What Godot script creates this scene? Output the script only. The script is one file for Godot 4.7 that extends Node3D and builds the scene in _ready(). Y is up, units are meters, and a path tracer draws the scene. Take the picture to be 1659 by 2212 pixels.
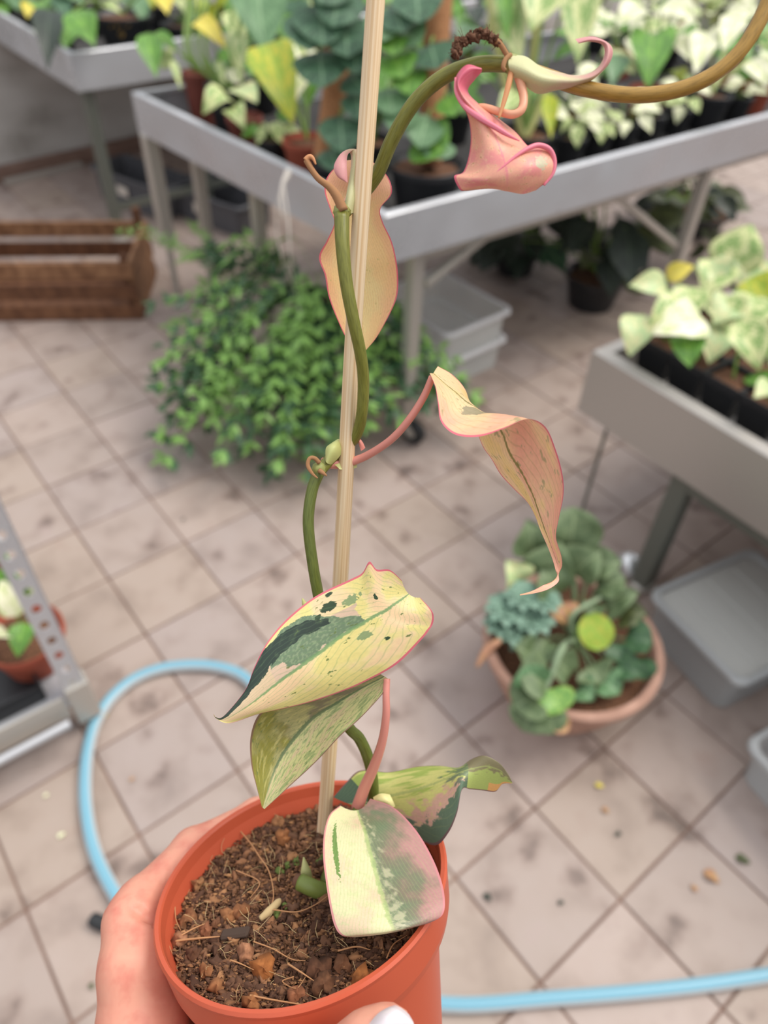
extends Node3D
# A hand holds a potted pink-and-cream climbing plant in a greenhouse; benches, crates and pots stand behind it.
# Pixels of the 1659 x 2212 photograph give directions only; distances come from the floor, the benches and usual sizes.

const FPX := 1573.0
const CAM := Vector3(0, 1.5316, 0)
const RX := Vector3(0.99918792, 0.02892948, -0.02804602)
const RY := Vector3(0.04029261, -0.71740177, 0.6954935)
const RZ := Vector3(0.0, -0.69605876, -0.71798483)
const AX := Vector3(0.7672, 0, -0.6414)   # along the tile rows
const BX := Vector3(0.6414, 0, 0.7672)
var rng := RandomNumberGenerator.new()
var M := {}
var taken := {}
const ORD := ["first", "second", "third", "fourth", "fifth", "sixth", "seventh", "eighth"]

# ---------------------------------------------------------------- positions
func P(x: float, y: float, d: float) -> Vector3:
	return CAM + RX * ((x - 829.5) / FPX * d) + RY * ((y - 1106.0) / FPX * d) + RZ * d

func G(x: float, y: float, h := 0.0) -> Vector3:
	var r := RX * ((x - 829.5) / FPX) + RY * ((y - 1106.0) / FPX) + RZ
	return CAM + r * ((h - CAM.y) / r.y)

func depth_of(p: Vector3) -> float:
	return (p - CAM).dot(RZ)

func pix(p: Vector3) -> Vector2:
	var q := p - CAM
	return Vector2(q.dot(RX), q.dot(RY)) / q.dot(RZ) * FPX + Vector2(829.5, 1106)

# ---------------------------------------------------------------- nodes
func numbered(n: String) -> String:
	if not taken.has(n):
		taken[n] = 0
		return n
	taken[n] += 1
	return "%s_%03d" % [n, taken[n]]

func tag(o: Node, label: String, category: String, group := "", kind := "") -> void:
	if label: o.set_meta("label", label)
	if category: o.set_meta("category", category)
	if group: o.set_meta("group", group)
	if kind: o.set_meta("kind", kind)

func thing(called: String, label: String, category: String, at: Vector3, turn := 0.0, group := "", kind := "") -> Node3D:
	var o := Node3D.new()
	o.name = numbered(called)
	add_child(o)
	o.position = at
	o.rotation.y = turn
	tag(o, label, category, group, kind)
	return o

# a part whose mesh is written in world coordinates
func part(called: String, m: Mesh, mat: Material, parent: Node3D, label := "") -> MeshInstance3D:
	var o := MeshInstance3D.new()
	o.name = called
	o.mesh = m
	o.material_override = mat
	parent.add_child(o, true)
	var t := Transform3D()
	var n: Node = parent
	while n != self:
		t = (n as Node3D).transform * t
		n = n.get_parent()
	o.transform = t.affine_inverse()
	if label: o.set_meta("label", label)
	return o

# a part whose mesh is in its parent's axes
func lpart(called: String, m: Mesh, mat: Material, parent: Node3D, t := Transform3D()) -> MeshInstance3D:
	var o := MeshInstance3D.new()
	o.name = called
	o.mesh = m
	o.material_override = mat
	parent.add_child(o, true)
	o.transform = t
	return o

# ---------------------------------------------------------------- meshes
func mk(v: PackedVector3Array, idx: PackedInt32Array, uv := PackedVector2Array(), closed := false) -> ArrayMesh:
	if closed:
		var vol := 0.0
		for k in range(0, idx.size(), 3):
			vol += v[idx[k]].dot(v[idx[k + 1]].cross(v[idx[k + 2]]))
		var c := Vector3.ZERO
		# measured about the first vertex so that far shapes keep precision
		vol = 0.0
		c = v[0]
		for k in range(0, idx.size(), 3):
			vol += (v[idx[k]] - c).dot((v[idx[k + 1]] - c).cross(v[idx[k + 2]] - c))
		if vol < 0.0:
			for k in range(0, idx.size(), 3):
				var t := idx[k + 1]
				idx[k + 1] = idx[k + 2]
				idx[k + 2] = t
	var nr := PackedVector3Array()
	nr.resize(v.size())
	for k in range(0, idx.size(), 3):
		var a := idx[k]
		var b := idx[k + 1]
		var d := idx[k + 2]
		var n := (v[b] - v[a]).cross(v[d] - v[a])
		nr[a] += n
		nr[b] += n
		nr[d] += n
		idx[k + 1] = d
		idx[k + 2] = b
	for k in nr.size():
		nr[k] = nr[k].normalized() if nr[k].length_squared() > 1e-24 else Vector3.UP
	var arr := []
	arr.resize(Mesh.ARRAY_MAX)
	arr[Mesh.ARRAY_VERTEX] = v
	arr[Mesh.ARRAY_NORMAL] = nr
	arr[Mesh.ARRAY_INDEX] = idx
	if uv.size(): arr[Mesh.ARRAY_TEX_UV] = uv
	var m := ArrayMesh.new()
	m.add_surface_from_arrays(Mesh.PRIMITIVE_TRIANGLES, arr)
	return m

# collects flat faces
class Flat:
	var v := PackedVector3Array()
	var i := PackedInt32Array()
	var uv := PackedVector2Array()
	func face(pts: Array, uvs := []) -> void:
		var s := v.size()
		for k in pts.size():
			v.append(pts[k])
			uv.append(uvs[k] if uvs.size() else Vector2.ZERO)
		for k in range(1, pts.size() - 1):
			i.append_array([s, s + k, s + k + 1])
	# convex solid between two rings of the same size
	func prism(lo: Array, hi: Array) -> void:
		var n := lo.size()
		var c := Vector3.ZERO
		for p in lo: c += p
		for p in hi: c += p
		c /= 2.0 * n
		var fs := [lo, hi]
		for k in n: fs.append([lo[k], lo[(k + 1) % n], hi[(k + 1) % n], hi[k]])
		for f in fs:
			var m := Vector3.ZERO
			for p in f: m += p
			m /= f.size()
			var nn: Vector3 = (f[1] - f[0]).cross(f[2] - f[0])
			if nn.dot(m - c) < 0.0: f.reverse()
			face(f)
	# chamfered box: centre, half axes
	func box(c: Vector3, hx: Vector3, hy: Vector3, hz: Vector3, b := 0.0) -> void:
		if b <= 0.0:
			prism([c - hx - hy - hz, c + hx - hy - hz, c + hx - hy + hz, c - hx - hy + hz], [c - hx + hy - hz, c + hx + hy - hz, c + hx + hy + hz, c - hx + hy + hz])
			return
		var ax := [hx, hy, hz]
		var pts := {}
		for sx in [-1, 1]:
			for sy in [-1, 1]:
				for sz in [-1, 1]:
					var s := [sx, sy, sz]
					for k in 3:
						var p: Vector3 = c
						for j in 3:
							var h: Vector3 = ax[j]
							p += h * s[j] - (Vector3.ZERO if j == k else h.normalized() * b * s[j])
						pts[[sx, sy, sz, k]] = p
		var fs := []
		for k in 3:
			var a := (k + 1) % 3
			var d := (k + 2) % 3
			for s in [-1, 1]:
				var q := []
				for e in [[-1, -1], [1, -1], [1, 1], [-1, 1]]:
					var key := [0, 0, 0, k]
					key[k] = s
					key[a] = e[0]
					key[d] = e[1]
					q.append(pts[key])
				fs.append(q)
			for sa in [-1, 1]:
				for sd in [-1, 1]:
					var k1 := [0, 0, 0, a]
					k1[a] = sa
					k1[d] = sd
					var q2 := []
					for e in [[-1, a], [1, a], [1, d], [-1, d]]:
						k1[k] = e[0]
						k1[3] = e[1]
						q2.append(pts[k1.duplicate()])
					fs.append(q2)
		for sx in [-1, 1]:
			for sy in [-1, 1]:
				for sz in [-1, 1]:
					fs.append([pts[[sx, sy, sz, 0]], pts[[sx, sy, sz, 1]], pts[[sx, sy, sz, 2]]])
		for f in fs:
			var m := Vector3.ZERO
			for p in f: m += p
			m /= f.size()
			if (f[1] - f[0]).cross(f[2] - f[0]).dot(m - c) < 0.0: f.reverse()
			face(f)

func done(f: Flat) -> ArrayMesh:
	return mk(f.v, f.i, f.uv)

func boxm(c: Vector3, hx: Vector3, hy: Vector3, hz: Vector3, b := 0.0) -> ArrayMesh:
	var f := Flat.new()
	f.box(c, hx, hy, hz, b)
	return done(f)

func bar(a: Vector3, b: Vector3, w: float, h: float, side: Vector3, bev := 0.0) -> ArrayMesh:
	var d := (b - a) / 2.0
	var s := (side - d.normalized() * side.dot(d.normalized())).normalized()
	var u := d.normalized().cross(s)
	return boxm((a + b) / 2.0, d, s * w / 2.0, u * h / 2.0, bev)

func spline(pts: Array, n: int) -> PackedVector3Array:
	var out := PackedVector3Array()
	var m := pts.size() - 1
	for k in n + 1:
		var t: float = float(k) / n * m
		var i: int = mini(int(t), m - 1)
		out.append(cr(pts, i, t - i))
	return out

func cr(p: Array, i: int, t: float) -> Vector3:
	var m := p.size() - 1
	var a: Vector3 = p[i]
	var b: Vector3 = p[mini(i + 1, m)]
	var z: Vector3 = p[i - 1] if i > 0 else a * 2.0 - b
	var c: Vector3 = p[i + 2] if i + 2 <= m else b * 2.0 - a
	return a.cubic_interpolate(b, z, c, t)

func tube(path: PackedVector3Array, radii: Array, sides := 10, ribs := 0.0) -> ArrayMesh:
	var v := PackedVector3Array()
	var uv := PackedVector2Array()
	var idx := PackedInt32Array()
	var n := path.size()
	var up := Vector3.UP
	var run := 0.0
	for k in n:
		var d := (path[mini(k + 1, n - 1)] - path[maxi(k - 1, 0)]).normalized()
		if k == 0: up = d.cross(Vector3(0.31, 0.2, 0.93)).normalized()
		else: run += path[k].distance_to(path[k - 1])
		up = (up - d * up.dot(d)).normalized()
		var s := d.cross(up)
		var t := float(k) / (n - 1) * (radii.size() - 1)
		var i := mini(int(t), radii.size() - 2) if radii.size() > 1 else 0
		var r: float = lerpf(radii[i], radii[i + 1], t - i) if radii.size() > 1 else radii[0]
		for j in sides + 1:
			var a := TAU * j / sides
			var rr := r * (1.0 + ribs * (1 if j % 2 else -1))
			v.append(path[k] + (up * cos(a) + s * sin(a)) * rr)
			uv.append(Vector2(float(j) / sides, run))
	var w := sides + 1
	for k in n - 1:
		for j in sides:
			var a := k * w + j
			idx.append_array([a, a + 1, a + w, a + 1, a + w + 1, a + w])
	for e in [0, n - 1]:
		var c := v.size()
		v.append(path[e])
		uv.append(Vector2(0.5, 0))
		for j in sides:
			if e == 0: idx.append_array([c, e * w + j + 1, e * w + j])
			else: idx.append_array([c, e * w + j, e * w + j + 1])
	return mk(v, idx, uv, true)

func tb(pts: Array, radii: Array, sides := 8, n := 0) -> ArrayMesh:
	return tube(spline(pts, n if n else maxi(4, (pts.size() - 1) * 5)), radii, sides)

# ring of profile points turned about an axis; profile is [radius, height] along ax from c; closed solid
func lathe(c: Vector3, ax: Vector3, prof: Array, segs := 40, smooth := true) -> ArrayMesh:
	var ex := ax.cross(Vector3(0.12, 0.3, 0.95)).normalized()
	var ez := ax.cross(ex)
	var v := PackedVector3Array()
	var uv := PackedVector2Array()
	var idx := PackedInt32Array()
	var rows := []
	for k in prof.size() - 1:
		if smooth and k > 0:
			pass
		rows.append([prof[k], prof[k + 1]])
	for r in rows:
		var s := v.size()
		for q in r:
			for j in segs + 1:
				var a := TAU * j / segs
				v.append(c + ax * q[1] + (ex * cos(a) + ez * sin(a)) * q[0])
				uv.append(Vector2(float(j) / segs, q[1]))
		for j in segs:
			idx.append_array([s + j, s + j + segs + 1, s + j + 1, s + j + 1, s + j + segs + 1, s + j + segs + 2])
	return mk(v, idx, uv, true)

# smooth sheet through rows of control points (3 or 5 across); colour comes from its texture
func sheet(rows: Array, nu: int, nv: int) -> ArrayMesh:
	var cols: int = rows[0].size()
	var v := PackedVector3Array()
	var uv := PackedVector2Array()
	var idx := PackedInt32Array()
	var lines := []
	for c in cols:
		var pts := []
		for r in rows: pts.append(r[c])
		lines.append(spline(pts, nu))
	for k in nu + 1:
		var q := []
		for c in cols: q.append(lines[c][k])
		for j in nv + 1:
			var t := float(j) / nv
			var p: Vector3
			if cols == 3:
				p = q[0] * (2.0 * (t - 0.5) * (t - 1.0)) + q[1] * (-4.0 * t * (t - 1.0)) + q[2] * (2.0 * t * (t - 0.5))
			else:
				var s := t * (cols - 1)
				var i := mini(int(s), cols - 2)
				p = cr(q, i, s - i)
			v.append(p)
			uv.append(Vector2(float(k) / nu, t))
	var w := nv + 1
	for k in nu:
		for j in nv:
			var a := k * w + j
			idx.append_array([a, a + 1, a + w, a + 1, a + w + 1, a + w])
	return mk(v, idx, uv)

func rows_px(a: Array) -> Array:
	var out := []
	for r in a:
		var q := []
		for p in r: q.append(P(p[0], p[1], p[2]))
		out.append(q)
	return out

# ---------------------------------------------------------------- colours and textures
func c8(r: float, g: float, b: float) -> Color:
	return Color(r / 255.0, g / 255.0, b / 255.0)

func mat(key: String, col: Color, rough := 0.6, metal := 0.0) -> StandardMaterial3D:
	if M.has(key): return M[key]
	var m := StandardMaterial3D.new()
	m.resource_name = key
	m.albedo_color = col
	m.roughness = rough
	m.metallic = metal
	m.cull_mode = BaseMaterial3D.CULL_DISABLED
	M[key] = m
	return m

func tex(im: Image) -> ImageTexture:
	return ImageTexture.create_from_image(im)

func noise(seed_: int, freq: float, oct := 4) -> FastNoiseLite:
	var n := FastNoiseLite.new()
	n.seed = seed_
	n.frequency = freq
	n.fractal_octaves = oct
	n.noise_type = FastNoiseLite.TYPE_SIMPLEX_SMOOTH
	return n

func ramp_tex(seed_: int, freq: float, stops: Array, size := 512, oct := 5) -> NoiseTexture2D:
	var t := NoiseTexture2D.new()
	t.width = size
	t.height = size
	t.seamless = true
	t.noise = noise(seed_, freq, oct)
	var g := Gradient.new()
	g.offsets = PackedFloat32Array(stops.map(func(s): return s[0]))
	g.colors = PackedColorArray(stops.map(func(s): return s[1]))
	t.color_ramp = g
	return t

func gray_tex(seed_: int, freq: float, size := 256, oct := 5) -> NoiseTexture2D:
	var t := NoiseTexture2D.new()
	t.width = size
	t.height = size
	t.seamless = true
	t.noise = noise(seed_, freq, oct)
	return t

func tri(m: StandardMaterial3D, scale: float, world := true) -> void:
	m.uv1_triplanar = true
	m.uv1_world_triplanar = world
	m.uv1_scale = Vector3.ONE * scale

# simple leaf picture: u along the leaf, v across it
func leaf_tex(base: Color, rib: Color, alt: Color, amount: float, seed_: int, veins := 9.0, vein_dark := 0.12) -> ImageTexture:
	var w := 160
	var h := 80
	var im := Image.create(w, h, false, Image.FORMAT_RGB8)
	var n1 := noise(seed_, 0.03, 3)
	var n2 := noise(seed_ + 7, 0.12, 2)
	for x in w:
		for y in h:
			var u := float(x) / w
			var v: float = absf(float(y) / h - 0.5) * 2.0
			var c := base
			var q := n1.get_noise_2d(x * 0.6, y * 1.6) + 0.5 * n2.get_noise_2d(x * 0.7, y * 1.4)
			c = c.lerp(alt, smoothstep(-0.06, 0.1, q + (amount - 0.5) * 1.2))
			var vv := fposmod((u - v * 0.28) * veins, 1.0)
			var line := 1.0 - smoothstep(0.0, 0.16, minf(vv, 1.0 - vv))
			c = c.lerp(rib, line * vein_dark * 2.0)
			c = c.lerp(rib, (1.0 - smoothstep(0.02, 0.07, v)) * 0.75)
			c = c * (1.0 + 0.12 * n2.get_noise_2d(x * 2.0, y * 2.0))
			im.set_pixel(x, y, c)
	return tex(im)

func leaf_mat(key: String, t: Texture2D, rough := 0.42, back := 0.35) -> StandardMaterial3D:
	var m := mat(key, Color.WHITE, rough)
	m.albedo_texture = t
	m.texture_repeat = false
	m.backlight_enabled = true
	m.backlight = Color(back, back, back)
	return m

# ---------------------------------------------------------------- leaves and pots of the plants behind
func prof(t: float, kind: int) -> float:
	match kind:
		0: return pow(sin(PI * pow(t, 0.62)), 0.85)
		1: return pow(sin(PI * pow(t, 0.8)), 1.1)
		2: return sqrt(maxf(0.0, 1.0 - pow(2.0 * t - 1.0, 2.0)))
		4: return pow(sin(PI * pow(t, 0.8)), 0.62)
		_: return pow(sin(PI * pow(minf(t * 0.93 + 0.07, 1.0), 0.5)), 0.8)

func leaf_mesh(base: Vector3, tip: Vector3, width: float, up: Vector3, kind := 0, droop := 0.12, fold := 0.12, wave := 0.0, nu := 10, nv := 6) -> ArrayMesh:
	var d := tip - base
	var L := d.length()
	d = d.normalized()
	var s := d.cross(up).normalized()
	var n := s.cross(d).normalized()
	var v := PackedVector3Array()
	var uv := PackedVector2Array()
	var idx := PackedInt32Array()
	var ph := fposmod(base.x * 37.0 + base.z * 53.0, TAU)
	for k in nu + 1:
		var t := float(k) / nu
		var hw := width * 0.5 * prof(t, kind)
		if k == nu or (k == 0 and kind != 3): hw = maxf(hw * 0.1, width * 0.01)
		for j in nv + 1:
			var q := float(j) / nv * 2.0 - 1.0
			var back := 0.0
			if kind == 3: back = -L * 0.16 * pow(absf(q), 1.5) * (1.0 - smoothstep(0.0, 0.35, t))
			var p := base + d * (L * t + back) + s * (hw * q)
			p += n * (L * droop * 4.0 * t * (1.0 - t) + width * fold * absf(q) * prof(t, kind) + width * wave * sin(ph + t * 9.0 + q * 2.0) * absf(q))
			v.append(p)
			uv.append(Vector2(t, (q + 1.0) / 2.0))
	var w := nv + 1
	for k in nu:
		for j in nv:
			var a := k * w + j
			idx.append_array([a, a + 1, a + w, a + 1, a + w + 1, a + w])
	return mk(v, idx, uv)

# a leaf given by the pixels of its base and tip at distances bd and td; root: where its petiole starts
func lf(o: Node3D, m: Material, b: Array, t: Array, width: float, kind := 0, root := Vector3.INF, lean := 0.5, droop := 0.1, fold := 0.1, wave := 0.02, stalk: Material = null) -> void:
	var pb := P(b[0], b[1], b[2])
	var pt := P(t[0], t[1], t[2])
	leaf_at(o, m, pb, pt, width, kind, root, lean, droop, fold, wave, stalk)

func leaf_at(o: Node3D, m: Material, pb: Vector3, pt: Vector3, width: float, kind := 0, root := Vector3.INF, lean := 0.5, droop := 0.1, fold := 0.1, wave := 0.02, stalk: Material = null) -> void:
	var up := (Vector3.UP * lean + (CAM - pb).normalized() * (1.0 - lean)).normalized()
	if absf(up.dot((pt - pb).normalized())) > 0.97: up = (CAM - pb).normalized()
	var n := part("leaf", leaf_mesh(pb, pt, width, up, kind, droop, fold, wave), m, o)
	if root != Vector3.INF and root.distance_to(pb) > 0.01:
		var mid := root.lerp(pb, 0.55) + Vector3.UP * root.distance_to(pb) * 0.12
		var rr := clampf(width * 0.035, 0.0012, 0.004)
		part("petiole", tb([root, mid, pb], [rr * 1.3, rr], 6, 6), stalk if stalk else M.stalk, n)

func pot_prof(r: float, h: float, lip := 0.018, t := 0.004) -> Array:
	return [[0.0, 0.0], [r * 0.72, 0.0], [r * 0.93, h - lip], [r, h - lip], [r, h - 0.002], [r - 0.002, h], [r - t + 0.001, h], [r - t, h - 0.004], [r * 0.9 - t, h - lip], [r * 0.72 - t, t], [0.0, t]]

func soil_disc(c: Vector3, ax: Vector3, r: float, amp: float, seed_: int, rings := 10, segs := 28) -> ArrayMesh:
	var ex := ax.cross(Vector3(0.12, 0.3, 0.95)).normalized()
	var ez := ax.cross(ex)
	var n := noise(seed_, 1.0, 3)
	var v := PackedVector3Array()
	var uv := PackedVector2Array()
	var idx := PackedInt32Array()
	for k in rings + 1:
		for j in segs + 1:
			var a := TAU * (j % segs) / segs
			var rr := r * k / rings
			var x := cos(a) * rr
			var y := sin(a) * rr
			v.append(c + ex * x + ez * y + ax * amp * n.get_noise_2d(x / r * 4.0, y / r * 4.0) * 2.0)
			uv.append(Vector2(x, y) / r * 0.5 + Vector2(0.5, 0.5))
	var w := segs + 1
	for k in rings:
		for j in segs:
			var a := k * w + j
			idx.append_array([a, a + 1, a + w, a + 1, a + w + 1, a + w])
	return mk(v, idx, uv)

# a pot whose rim centre is seen at a pixel, standing so that its rim is at height rim
func pot_thing(called: String, label: String, category: String, c: Vector3, r: float, h: float, pm: Material, group := "", seg := 32, lip := 0.018) -> Node3D:
	pots.append([c, r])
	var o := thing(called, label, category, c - Vector3.UP * h, 0.0, group)
	part("pot", lathe(c - Vector3.UP * h, Vector3.UP, pot_prof(r, h, lip), seg), pm, o)
	var s := part("soil", soil_disc(c - Vector3.UP * 0.02, Vector3.UP, r * 0.93, 0.004, int(c.x * 900.0) + 5, 6, 20), M.soil, o)
	s.set_meta("kind", "stuff")
	return o

# ================================================================ scene
func _ready() -> void:
	rng.seed = 4711
	# --- camera
	var cam := Camera3D.new()
	cam.name = "camera"
	cam.near = 0.02
	cam.far = 60.0
	add_child(cam)
	cam.transform = Transform3D(Basis(RX, -RY, -RZ), CAM)
	var at := CameraAttributesPhysical.new()
	at.frustum_focal_length = 12.0 * FPX / 1106.0
	at.exposure_aperture = 4.8
	at.frustum_focus_distance = 0.272
	at.frustum_near = 0.02
	at.frustum_far = 60.0
	cam.attributes = at
	cam.current = true
	# --- overcast daylight through the greenhouse roof
	var env := Environment.new()
	env.background_mode = Environment.BG_SKY
	var sk := ProceduralSkyMaterial.new()
	sk.sky_top_color = c8(250, 251, 255)
	sk.sky_horizon_color = c8(158, 160, 163)
	sk.sky_curve = 0.6
	sk.ground_bottom_color = c8(120, 115, 110)
	sk.ground_horizon_color = c8(140, 138, 134)
	sk.sky_energy_multiplier = 1.15
	var sky := Sky.new()
	sky.sky_material = sk
	env.sky = sky
	env.tonemap_mode = Environment.TONE_MAPPER_LINEAR
	env.tonemap_exposure = 1.0
	env.sdfgi_enabled = true
	env.ssao_enabled = true
	env.ssil_enabled = true
	var we := WorldEnvironment.new()
	we.name = "world"
	we.environment = env
	add_child(we)
	var sun := DirectionalLight3D.new()
	sun.name = "hazy_sun"
	sun.light_color = c8(255, 248, 238)
	sun.light_energy = 0.8
	sun.light_angular_distance = 34.0
	sun.shadow_enabled = true
	sun.sky_mode = DirectionalLight3D.SKY_MODE_LIGHT_ONLY
	add_child(sun)
	sun.look_at_from_position(Vector3(2.1, 3.3, -0.6), Vector3.ZERO)

	materials()
	build_floor()
	build_walls()
	build_benches()
	build_floor_things()
	build_bench_plants()
	build_far_plants()
	build_seedlings()
	build_left_cart()
	build_bush()
	build_under_bench()
	build_succulents()
	build_pot()
	build_vine()
	build_hand()

# ---------------------------------------------------------------- materials
func materials() -> void:
	var m: StandardMaterial3D
	for k in 5:
		var tone: Color = [c8(174, 158, 149), c8(169, 154, 146), c8(178, 162, 154), c8(171, 155, 144), c8(168, 154, 148)][k]
		m = mat("tile%d" % k, tone, 0.55)
		m.albedo_texture = M.get("tile_tex") if M.has("tile_tex") else ramp_tex(3, 0.006, [[0.0, c8(214, 210, 208)], [0.3, c8(238, 235, 232)], [0.5, c8(250, 248, 246)], [0.72, c8(252, 251, 250)], [1.0, c8(255, 252, 254)]], 1024, 6)
		M["tile_tex"] = m.albedo_texture
		tri(m, 0.9)
		m.detail_enabled = true
		m.detail_blend_mode = BaseMaterial3D.BLEND_MODE_MUL
		m.detail_uv_layer = BaseMaterial3D.DETAIL_UV_2
		m.uv2_triplanar = true
		m.uv2_world_triplanar = true
		m.uv2_scale = Vector3.ONE * 0.43
		if not M.has("stain_tex"): M["stain_tex"] = ramp_tex(21, 0.011, [[0.0, c8(150, 144, 142)], [0.13, c8(196, 190, 188)], [0.24, c8(242, 239, 238)], [0.36, c8(255, 255, 255)], [0.8, c8(255, 255, 255)], [1.0, c8(248, 242, 240)]], 1024, 6)
		m.detail_albedo = M["stain_tex"]
	m = mat("grout", c8(146, 122, 111), 0.9)
	m.albedo_texture = ramp_tex(9, 0.02, [[0.0, c8(190, 180, 175)], [1.0, c8(255, 250, 245)]], 256)
	tri(m, 1.2)
	m = mat("zinc", c8(206, 208, 213), 0.36, 0.35)
	m.roughness_texture = gray_tex(5, 0.02, 256)
	m.roughness = 0.75
	m.albedo_texture = ramp_tex(15, 0.012, [[0.0, c8(236, 235, 233)], [0.6, c8(250, 250, 250)], [1.0, c8(255, 255, 255)]], 256)
	tri(m, 0.7)
	m = mat("leg_steel", c8(120, 124, 116), 0.5, 0.5)
	m = mat("leg_light", c8(196, 192, 184), 0.45, 0.55)
	mat("rubber", c8(40, 42, 44), 0.6)
	mat("black_pot", c8(34, 35, 38), 0.42)
	mat("grey_bin", c8(88, 89, 94), 0.55)
	mat("terracotta", c8(168, 84, 62), 0.75)
	mat("terracotta_dark", c8(128, 66, 54), 0.7)
	mat("stalk", c8(120, 150, 70), 0.5)
	mat("stalk_pale", c8(190, 190, 120), 0.5)
	mat("label_white", c8(214, 206, 196), 0.7)
	m = mat("soil", c8(255, 255, 255), 0.95)
	m.albedo_texture = ramp_tex(31, 0.05, [[0.0, c8(40, 26, 20)], [0.45, c8(86, 58, 42)], [0.62, c8(128, 88, 60)], [1.0, c8(168, 124, 84)]], 512, 6)
	tri(m, 5.0)
	m = mat("coir", c8(255, 255, 255), 0.95)
	m.albedo_texture = ramp_tex(33, 0.06, [[0.0, c8(110, 72, 46)], [0.5, c8(172, 122, 82)], [1.0, c8(206, 156, 110)]], 256, 5)
	tri(m, 8.0)
	for k in 3:
		m = mat("plank%d" % k, [c8(150, 110, 80), c8(136, 98, 70), c8(184, 146, 112)][k], 0.75)
		if not M.has("wood_tex"):
			var im := Image.create(64, 512, false, Image.FORMAT_RGB8)
			var nn := noise(4, 0.02, 5)
			for x in 64:
				for y in 512:
					var q := nn.get_noise_2d(x * 7.0, y * 0.5) * 0.5 + 0.5
					im.set_pixel(x, y, c8(120, 96, 80).lerp(c8(255, 246, 236), q))
			M["wood_tex"] = tex(im)
		m.albedo_texture = M["wood_tex"]
		tri(m, 2.2)
	m = mat("wall", c8(206, 204, 200), 0.8)
	m.albedo_texture = ramp_tex(41, 0.008, [[0.0, c8(170, 166, 160)], [0.35, c8(226, 224, 222)], [1.0, c8(255, 255, 255)]], 512, 6)
	tri(m, 0.8)
	m = mat("clear_plastic", Color(0.93, 0.94, 0.93, 0.5), 0.3)
	m.transparency = BaseMaterial3D.TRANSPARENCY_ALPHA
	m.roughness = 0.3
	m = mat("grey_tub", Color(0.74, 0.75, 0.75, 0.62), 0.35)
	m.transparency = BaseMaterial3D.TRANSPARENCY_ALPHA
	# hose: two tones round its girth
	var hi := Image.create(32, 2, false, Image.FORMAT_RGB8)
	for x in 32:
		for y in 2:
			hi.set_pixel(x, y, c8(196, 203, 206) if (x > 2 and x < 12) or (x > 18 and x < 27) else c8(122, 174, 194))
	m = mat("hose", Color.WHITE, 0.35)
	m.albedo_texture = tex(hi)
	# leaves of the plants behind
	leaf_mat("corrugated", leaf_tex(c8(70, 108, 78), c8(138, 170, 134), c8(52, 86, 62), 0.5, 1, 11.0, 0.22), 0.5)
	leaf_mat("green", leaf_tex(c8(84, 132, 48), c8(138, 174, 84), c8(110, 162, 58), 0.4, 2))
	leaf_mat("lime", leaf_tex(c8(142, 168, 38), c8(190, 200, 82), c8(186, 184, 44), 0.5, 3))
	leaf_mat("yellow", leaf_tex(c8(228, 208, 84), c8(236, 226, 140), c8(206, 200, 70), 0.3, 13))
	leaf_mat("cream", leaf_tex(c8(240, 238, 208), c8(206, 216, 150), c8(196, 212, 140), 0.28, 4))
	leaf_mat("cream_green", leaf_tex(c8(212, 216, 156), c8(168, 188, 114), c8(136, 168, 94), 0.46, 5))
	leaf_mat("pale_mint", leaf_tex(c8(172, 196, 140), c8(200, 212, 156), c8(212, 208, 154), 0.45, 6))
	leaf_mat("grey_green", leaf_tex(c8(102, 140, 96), c8(146, 176, 134), c8(86, 124, 82), 0.5, 7, 12.0, 0.18))
	leaf_mat("dark", leaf_tex(c8(44, 58, 46), c8(74, 88, 70), c8(34, 46, 38), 0.5, 8), 0.5, 0.15)
	leaf_mat("olive", leaf_tex(c8(82, 92, 50), c8(110, 118, 70), c8(64, 72, 42), 0.5, 9), 0.5, 0.2)
	leaf_mat("fern", leaf_tex(c8(110, 158, 78), c8(150, 190, 104), c8(148, 186, 92), 0.5, 10), 0.45, 0.45)
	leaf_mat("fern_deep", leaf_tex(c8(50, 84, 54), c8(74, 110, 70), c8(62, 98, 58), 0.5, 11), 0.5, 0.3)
	leaf_mat("succulent", leaf_tex(c8(104, 122, 84), c8(136, 152, 110), c8(86, 106, 70), 0.5, 12), 0.55, 0.1)
	leaf_mat("succulent_blue", leaf_tex(c8(124, 156, 136), c8(158, 184, 166), c8(102, 136, 116), 0.5, 14), 0.6, 0.1)
	leaf_mat("succulent_lime", leaf_tex(c8(142, 172, 58), c8(162, 188, 80), c8(168, 176, 66), 0.4, 15), 0.5, 0.1)
	leaf_mat("blush", leaf_tex(c8(178, 130, 102), c8(190, 150, 108), c8(190, 156, 84), 0.4, 16), 0.55, 0.1)

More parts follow.
